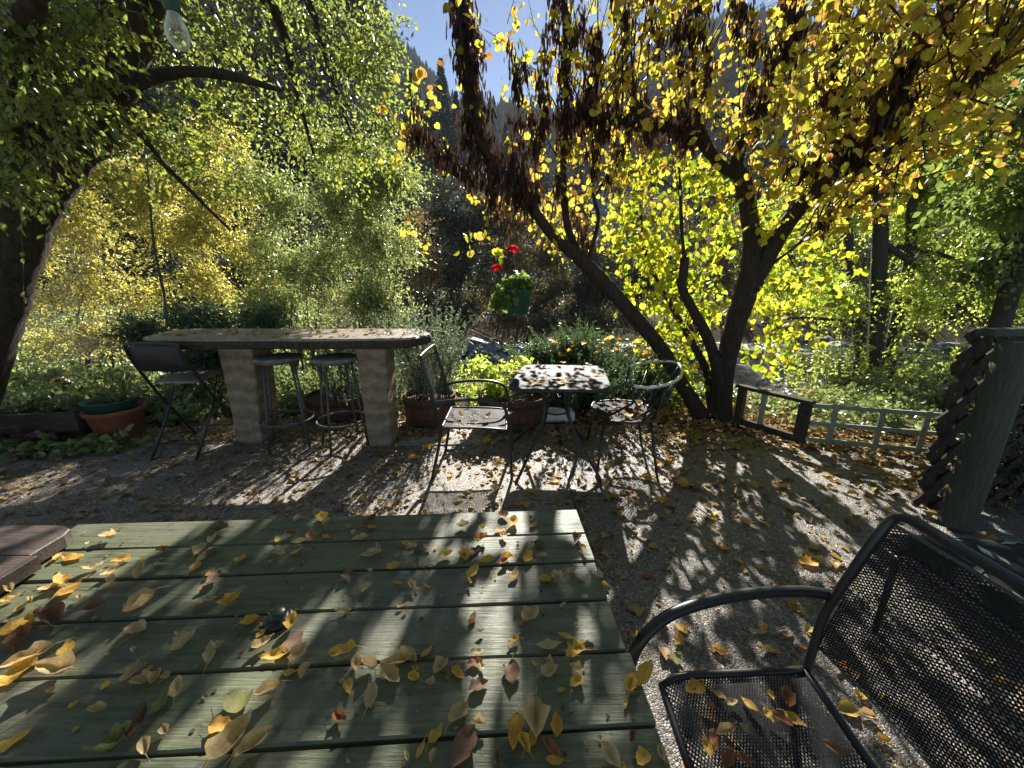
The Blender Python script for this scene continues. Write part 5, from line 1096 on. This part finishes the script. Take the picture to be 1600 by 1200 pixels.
hc = D(985, 400, 44); house((hc.x, 46, hc.z - 1.4), 8, 5, 5.0, 2.2, (.30, .50, .48), (.11, .14, .19), 'teal two-storey house across the creek seen behind the redbud limb', [(-2.4, 3.5, 1.1, 1.3), (0, 3.5, 1.1, 1.3), (2.4, 3.5, 1.1, 1.3), (-2.4, 1.2, 1.1, 1.3), (1.8, 1.2, 1.4, 1.3)])
hc = D(742, 320, 52); house((hc.x, 54, hc.z - 1.5), 7, 5, 3.6, 2.0, (.42, .48, .55), (.33, .38, .44), 'pale grey-roofed house up the slope above the hanging basket', [(-1.5, 2.0, 1.1, 1.2), (1.5, 2.0, 1.1, 1.2)], .2)
def conifer_arrays(seed, h=20., r=4.4):
    rs_ = np.random.RandomState(seed); n = 900; z = h * (1 - rs_.rand(n) ** 1.5) * .95 + .04 * h; rad = (r * (1 - z / h) + .1) * rs_.uniform(.6, 1.15, n)
    a = rs_.uniform(0, 6.283, n); tip = np.stack([np.cos(a) * rad, np.sin(a) * rad, z - .22 * rad], 1); root = np.stack([np.cos(a) * .1, np.sin(a) * .1, z + .05 * rad], 1)
    per = 12; s = rs_.uniform(.2, 1, (n, per, 1)); pos = (root[:, None] + (tip - root)[:, None] * s).reshape(-1, 3); d = np.repeat(nrm(tip - root), per, 0)
    ax = d * .6 + rs_.normal(size=(n * per, 3)) * .5 + np.array([0, 0, -.25]); return leaves(rs_, pos, ax, rs_.uniform(.4, .85, n * per) * np.repeat(.25 + .75 * (1 - z / h), per), T_quad(.2, .05))
cprot = []
for k in range(2):
    t = thing('conifer_tree', (0, 0, 0), '', 'tree', 'tall conifers on the far slope'); np_mesh('crown', *conifer_arrays(200 + k), M['conifer'], t); mb = MB(); mb.tube([(0, 0, 0), (0, 0, 10), (0, 0, 19.5)], [.35, .2, .04], 8); mb.build('trunk', M['bark'], t, True); cprot.append(t)
cs = [(688, 88, 62, 'tallest dark conifer on the slope left of the pod-hung branch'), (668, 150, 58, 'dark conifer on the slope, just left of the tallest one'), (712, 140, 66, 'dark conifer on the slope, just right of the tallest one'), (735, 175, 70, None), (640, 110, 64, None), (790, 190, 85, None), (850, 200, 90, None), (905, 190, 95, None), (965, 205, 80, None), (1020, 180, 90, None), (1075, 195, 85, None), (1130, 170, 90, None), (1180, 150, 80, None)]
for i, (px, py, Yd, lab) in enumerate(cs):
    top = D(px, py, Yd); zb = float(hgt(top.x, Yd)) - .3; src = cprot[i % 2]
    if i < 2: o = src
    else:
        o = src.copy(); link(o)
        for chd in src.children: c2 = chd.copy(); link(c2); c2.parent = o
    s = max((top.z - zb) / 20., .25); o.location = (top.x, Yd, zb); o.scale = (s, s, s); o['label'] = lab or 'dark conifer standing on the far slope seen through the redbud crown'
rsF = np.random.RandomState(300); n = 5200; fx = rsF.uniform(-230, 270, n); fy = rsF.uniform(90, 400, n); fz = hgt(fx, fy); fh = rsF.uniform(5, 12, n)
ang = np.arange(7) * 2 * math.pi / 7; ring = np.stack([np.cos(ang), np.sin(ang), np.zeros(7)], 1)
Vc = np.concatenate([np.array([fx, fy, fz])[:, :, None].transpose(1, 2, 0) + ring[None] * (fh * .26)[:, None, None] * (1 + rsF.uniform(-.3, .3, (n, 7, 1))) + np.array([0, 0, .3]), (np.array([fx, fy, fz + fh]).T)[:, None]], 1)
fidx = ((np.arange(n) * 8)[:, None] + np.array([q for s in range(7) for q in (s, (s + 1) % 7, 7)])[None]).ravel()
tag(np_mesh('far_forest', Vc.reshape(-1, 3), np.full(n * 7, 3), fidx, M['far_trees']), 'blue-hazed conifer forest covering the mountainside', 'forest', kind='stuff')

# air between here and the mountain
mb = MB(); mb.box((30, 440, 93), (1500, 940, 200)); hz = mb.build('haze', M['patio']); hz.data.materials.clear(); mz, ntz, outz = newmat('mountain_haze')
pv = N(ntz, 'VolumePrincipled'); pv.inputs['Density'].default_value = .00035; pv.inputs['Color'].default_value = (.72, .82, .95, 1); ntz.links.new(pv.outputs[0], outz.inputs['Volume']); hz.data.materials.append(mz); tag(hz, 'thin blue haze', 'haze', kind='stuff')
cy.volume_bounces = 0
# ------------------------------------------------------------------ fallen leaves
def leafmesh(seed, mat, name='fallen_leaf'):
    r_ = random.Random(seed); nu, nv = 8, 4; wd = r_.uniform(.26, .42); c1 = r_.uniform(.1, .9); fold = r_.uniform(-.1, 1.0); tw_ = r_.uniform(-.7, .7); bias = r_.uniform(.75, 1.2); ph = r_.uniform(0, 6); rip = r_.uniform(.015, .05)
    vs = []; curl = r_.uniform(.4, 2.6); wn = [r_.uniform(-.18, .18) for _ in range(12)]
    for i in range(nu + 1):
        u = i / nu; w_ = wd * (math.sin(math.pi * min(u ** bias, 1)) ** .8 if 0 < u < 1 else 0) * (1 - .25 * u); ang = curl * (u - .5); x0 = math.sin(ang) / max(curl, .01) ; z0 = (1 - math.cos(ang)) / max(curl, .01)
        for j in range(nv + 1):
            v = (j / nv * 2 - 1); y = v * w_ * (1 + wn[i] + (.12 if v > 0 else -.05) * math.sin(i * 2 + ph)); z = z0 + fold * abs(y) * (1 + .3 * math.sin(ph)) + rip * math.sin(u * 11 + v * 2 + ph) + tw_ * (u - .5) * y; y2 = y * (1 - .25 * abs(fold)); vs.append((x0, y2, z))
    zm = min(v[2] for v in vs); vs = [(a, b, c - zm) for a, b, c in vs]
    fs = [(i * (nv + 1) + j, (i + 1) * (nv + 1) + j, (i + 1) * (nv + 1) + j + 1, i * (nv + 1) + j + 1) for i in range(nu) for j in range(nv)]
    n = len(vs); b = vs[2]; e = r_.uniform(-.12, .12); vs += [(b[0], -.012, b[2]), (b[0], .012, b[2]), (b[0] - .32, .008 + e, max(b[2] * .4, 0.01)), (b[0] - .32, -.008 + e, max(b[2] * .4, 0.01))]; fs.append((n, n + 1, n + 2, n + 3))
    me = bpy.data.meshes.new(name); me.from_pydata(vs, [], fs); me.materials.append(mat); me.polygons.foreach_set('use_smooth', [True] * len(fs)); me.update(); return me, curl
LM = {c: [leafmesh(i * 7 + ord(c), FM[c]) for i in range(7)] for c in FM}
CN = {'y': 'yellow', 't': 'tan', 'b': 'dark brown', 'o': 'olive', 'r': 'rust brown'}
rl = random.Random(77); NLEAF = 0
def fallen(p, ln, col, where, group, cat='leaf', ang=None):
    global NLEAF
    me, curl = rl.choice(LM[col]); o = bpy.data.objects.new('fallen_leaf', me); link(o); NLEAF += 1
    s = ln * 1.02; o.scale = (s, s * rl.uniform(.75, 1.25), s * rl.uniform(.8, 1.6)); o.location = p + Vector((0, 0, .0015)); o.rotation_euler = (rl.uniform(-.12, .12), rl.uniform(-.12, .12), rl.uniform(0, 6.283) if ang is None else ang)
    big = 'large' if ln > .075 else 'small' if ln < .035 else 'mid-sized'; shp = 'curled' if curl > 1.2 else 'flat'
    tag(o, f'{big} {CN[col]} {shp} leaf lying {where}', cat, group)
T1L = """245,325,60,y;305,325,85,y;455,245,80,t;372,265,30,t;505,335,80,y;475,385,90,t;390,370,80,t;465,430,60,t;260,425,110,y;290,458,100,y;205,455,70,t;45,470,60,t;40,500,60,y;95,530,70,y;130,510,50,t;330,493,40,t;580,410,120,t;670,355,60,t;675,298,50,r;835,300,80,t;885,305,60,b;885,255,60,t;915,212,80,b;813,370,60,y;875,392,40,y;895,415,80,b;840,455,30,r;1005,333,60,y;1165,310,80,t;1155,250,45,y;1235,300,50,y;1245,265,60,t;1215,228,60,b;1295,240,60,r;1360,240,50,y;1345,165,75,y;1240,165,45,t;1475,225,40,t;1500,250,70,t;1545,180,80,b;1550,198,50,y;1575,285,50,t;1450,405,70,b;1530,455,60,t;1540,383,30,t;600,530,130,t;835,530,50,r;880,505,50,t;960,515,90,y;1040,600,80,y;1085,600,60,r;1220,605,90,y;1435,550,80,t;220,585,170,b;75,620,150,y;90,670,130,r;385,540,90,b;280,705,85,y;125,755,160,t;65,820,150,y;240,810,170,t;215,885,50,t;575,630,110,t;740,640,40,r;770,680,110,t;875,730,120,t;910,700,60,t;440,860,50,y;450,730,30,t;560,720,40,t;555,815,100,t;615,795,40,y;600,845,110,t;650,840,70,t;690,820,50,t;740,875,110,t;1090,650,50,y;1100,690,90,t;1145,735,120,y;1225,680,110,b;1250,735,100,t;1210,805,70,y;1275,805,80,t;1430,725,120,y;1485,775,90,t;1540,790,90,t;1455,870,80,y;1545,910,110,t;1420,1000,90,r;310,945,40,y;410,965,80,t;665,950,110,o;580,1035,160,b;690,1050,60,t;470,1130,170,o;610,1130,110,t;995,930,150,o;1125,895,110,t;925,1030,100,y;980,1110,210,t;1060,1110,160,t;45,1100,130,y"""
T2L = """765,150,60,r;805,180,70,y;890,188,55,y;595,195,60,t;680,205,45,t;750,210,50,y;765,238,45,t;670,255,70,r;310,210,45,o;365,270,55,y;400,295,60,b;445,285,40,t;325,320,40,t;240,285,40,t;215,318,90,t;525,318,70,y;605,325,70,y;625,300,80,b;695,340,70,y;765,345,60,r;790,328,60,y;865,322,90,y;915,275,60,b;930,322,50,t;1070,250,60,b;1090,290,60,t;305,368,65,y;400,352,60,b;640,385,80,y;625,430,40,t;810,400,60,y;945,415,70,y;990,420,70,t;1050,385,60,t;1165,400,60,t;1090,435,30,r;325,432,45,y;385,450,60,t;445,445,40,y;335,530,30,y;355,550,30,r;635,580,70,r;875,575,100,t;668,635,40,t;1010,525,45,t;1105,490,35,t;805,672,60,y;1030,655,80,y;955,695,110,t;1060,720,110,y;1110,700,70,b;330,770,130,t;370,740,110,t;445,720,70,y;390,830,60,y;400,790,50,y;500,795,90,t;460,855,50,t;290,820,150,t;215,910,110,t;575,812,80,y;655,720,60,t;645,768,70,r;675,780,50,t;660,865,90,b;800,810,110,b;890,765,35,y;955,765,50,t;955,805,90,t;1065,795,60,t;1065,850,70,y;1005,880,40,y;1345,815,150,y;1290,865,90,y;1272,935,40,y;580,985,110,t;660,1020,80,t;485,1065,80,y;420,1125,70,y;365,1160,50,t;475,1160,60,t;810,1060,150,y;900,1020,170,t;885,1075,110,y;985,1030,110,y;960,1115,100,r;855,1110,90,y;600,1120,170,b;740,1175,70,b;980,1170,80,y;1340,1165,80,y;1425,1150,70,t;1300,1085,60,b;1210,1160,110,t"""
CHL = "225,875,100,y;325,905,70,t;380,930,60,t;455,940,80,y;545,900,40,y;610,920,100,r;535,985,60,y;590,1005,80,r;645,1005,80,y;290,935,60,r;355,1060,110,t;380,1015,60,b;435,1050,50,t;310,1090,90,r;280,1120,80,y;440,1165,70,r;805,1125,80,r;370,1175,100,r"
GRL = "700,315,60,y;695,350,70,y;675,440,45,y;650,540,45,y;515,615,45,y;490,640,70,t;525,715,70,t;330,720,60,y;160,670,50,y;140,750,60,o;605,650,60,b;685,700,55,r;830,785,70,r;915,905,60,y;945,990,60,t;1010,1090,50,y;300,208,40,t;40,405,50,r;345,285,50,y;590,30,60,y;190,25,60,y;445,185,50,t;810,445,50,r"
BIL = "625,215,45,y;670,215,50,y;815,192,40,r;910,165,40,r;975,190,55,y;1040,172,45,r;1090,230,45,y;880,230,45,b;765,280,70,y;785,255,50,r;870,265,50,b;890,280,60,y;915,270,40,y;945,255,50,r;1055,275,50,r"
LCL = "350,460,60,t;420,458,50,b;495,468,70,t;600,440,40,b"
RCL = "1200,365,40,r;1180,405,55,r;1255,400,60,r;1310,395,50,t;1255,455,70,y;1300,440,60,r;1335,470,45,t"
G4L = "100,685,60,y;170,628,50,y;490,600,70,y;530,605,50,t;555,700,45,y;475,668,40,r;290,778,40,y;730,865,70,y;705,940,50,y;850,810,50,y;530,860,60,t;850,560,70,t;1210,620,55,r;1410,572,50,t;1380,618,60,t;1480,690,80,y;1420,735,50,t;1365,800,70,y;1510,785,70,t;1545,835,70,y;1435,920,70,y;1290,885,60,r;1130,845,60,t"
def put(txt, ox, oy, sc, z, where, group, k=1.0):
    for t_ in txt.split(';'):
        a, b, l, c = t_.split(','); px, py = ox + float(a) / sc, oy + float(b) / sc
        if NLEAF >= 300: return
        p = W(px, py, z); dep = ray(px, py); s = (z - CAMH) / dep.z; ln = float(l) / sc * s / FPX * k
        fallen(p, min(ln, .12), c, where, group)
put(T1L, 0, 750, 2.667, .7535, 'on the left half of the green plank table', 'fallen leaves on the left half of the green table')
put(T2L, 500, 750, 2.667, .7535, 'on the right half of the green plank table', 'fallen leaves on the right half of the green table')
put(CHL, 1000, 750, 2.667, .432, 'on the seat of the near mesh armchair', 'fallen leaves on the near armchair seat')
put(BIL, 620, 520, 3.478, .724, 'on the bistro table', 'fallen leaves on the bistro table', 1.3)
put(LCL, 620, 520, 3.478, .432, 'on the seat of the left bistro armchair', 'fallen leaves on the left bistro armchair', 1.3)
put(RCL, 620, 520, 3.478, .435, 'on the seat of the hoop-backed chair', 'fallen leaves on the hoop-backed chair', 1.3)
put(GRL, 1000, 750, 2.667, .002, 'on the patio near the mesh armchair', 'fallen leaves on the patio near the armchair', 1.2)
put(G4L, 620, 520, 3.478, .002, 'on the patio around the bistro set', 'fallen leaves on the patio around the bistro set', 1.4)
# twigs on the table
for a, b, l, an in ((1440, 365, 50, -.6), (1040, 440, 40, .6), (520, 670, 60, 1.1), (1310, 470, 40, .8), (130, 975, 60, 1.0)):
    p = W(a / 2.667, 750 + b / 2.667, .7545); d = Vector((math.cos(an), math.sin(an), 0)) * l / 2.667 * .8 / FPX; mb = MB(); mb.tube([p - d, p + Vector((.001, .002, .001)), p + d], .0011, 5)
    tag(mb.build('dry_twig', M['litter'], org=p), 'short dry stalk lying among the leaves on the green table', 'twig', 'dry stalks on the green table')
# litter as stuff
rs = np.random.RandomState(400)
def litter(name, label, pts, size, mat, seed, flat=2.2, tm=None):
    r_ = np.random.RandomState(seed); n = len(pts); ax = r_.normal(size=(n, 3)) * np.array([1, 1, .25]); tv, tf = T_oval(.36, .22)
    V, S, I = leaves(r_, pts, ax, size * r_.uniform(.35, 1.25, n), (tv, tf), flat=flat); V[:, 2] = np.maximum(V[:, 2], np.repeat(pts[:, 2], len(tv)) - .004)
    return tag(np_mesh(name, V, S, I, mat), label, 'leaf litter', kind='stuff')
def scatter(boxes):
    out = []
    for x0, y0_, x1, y1_, n in boxes:
        x = rs.uniform(x0, x1, n); y = rs.uniform(y0_, y1_, n); out.append(np.stack([x, y, np.where(y < 3.5, .006, np.maximum(hgt(x, y) + .03, .008 * (y < 4.0)))], 1))
    return np.concatenate(out)
litter('leaf_litter', 'thick fallen leaves on the patio and beds', scatter([(-1.2, 1.3, .6, 3.6, 420), (.3, 2.2, 4.2, 3.5, 620), (.4, .4, 3, 2.3, 260), (-3.5, 3.5, 2.2, 4.5, 1700), (1.4, 3.3, 3.2, 4.6, 1300), (3.0, 2.6, 4.6, 3.8, 900), (2.6, 3.6, 6, 5.5, 700), (-6, 3.4, -3, 4.2, 600)]), .062, M['litter'], 1)
litter('leaf_litter', 'brown fallen leaves thick on the shaded left part of the patio', scatter([(-7, 1.2, -.9, 3.9, 3600)]), .055, M['litter_brown'], 11)
litter('leaf_crumbs', 'small leaf fragments speckling the patio', scatter([(-6, 1.2, 3.5, 3.6, 2600), (.3, .5, 3.0, 2.2, 600)]), .022, M['litter'], 2)
bx = rs.uniform(-3.2, -.95, 130); by = rs.uniform(3.34, 3.97, 130); litter('leaf_litter', 'rusty fallen leaves on the slab bar top', np.stack([bx, by, np.full(130, 1.053)], 1), .05, M['litter'], 3)
gx = rs.uniform(.4, 1.7, 70); litter('leaf_litter', 'yellow leaves caught on the juniper', np.stack([gx, rs.uniform(4.35, 4.8, 70), .66 + .2 * rs.rand(70)], 1), .10, M_leaf('caught_leaves', [(.7, .5, .06), (.62, .28, .07), (.7, .42, .06)], .5, .5, .3, 1.3), 4, .6)
cxk = W(640, 1000, .7525); tx = rs.uniform(0, 1.6, 190); tv_ = rs.uniform(.02, .9, 190); pts = np.array([tuple(tpt(a, b, .7525)) for a, b in zip(tx, tv_)]); litter('leaf_crumbs', 'tiny leaf fragments on the green table', pts, .012, M['litter'], 5)
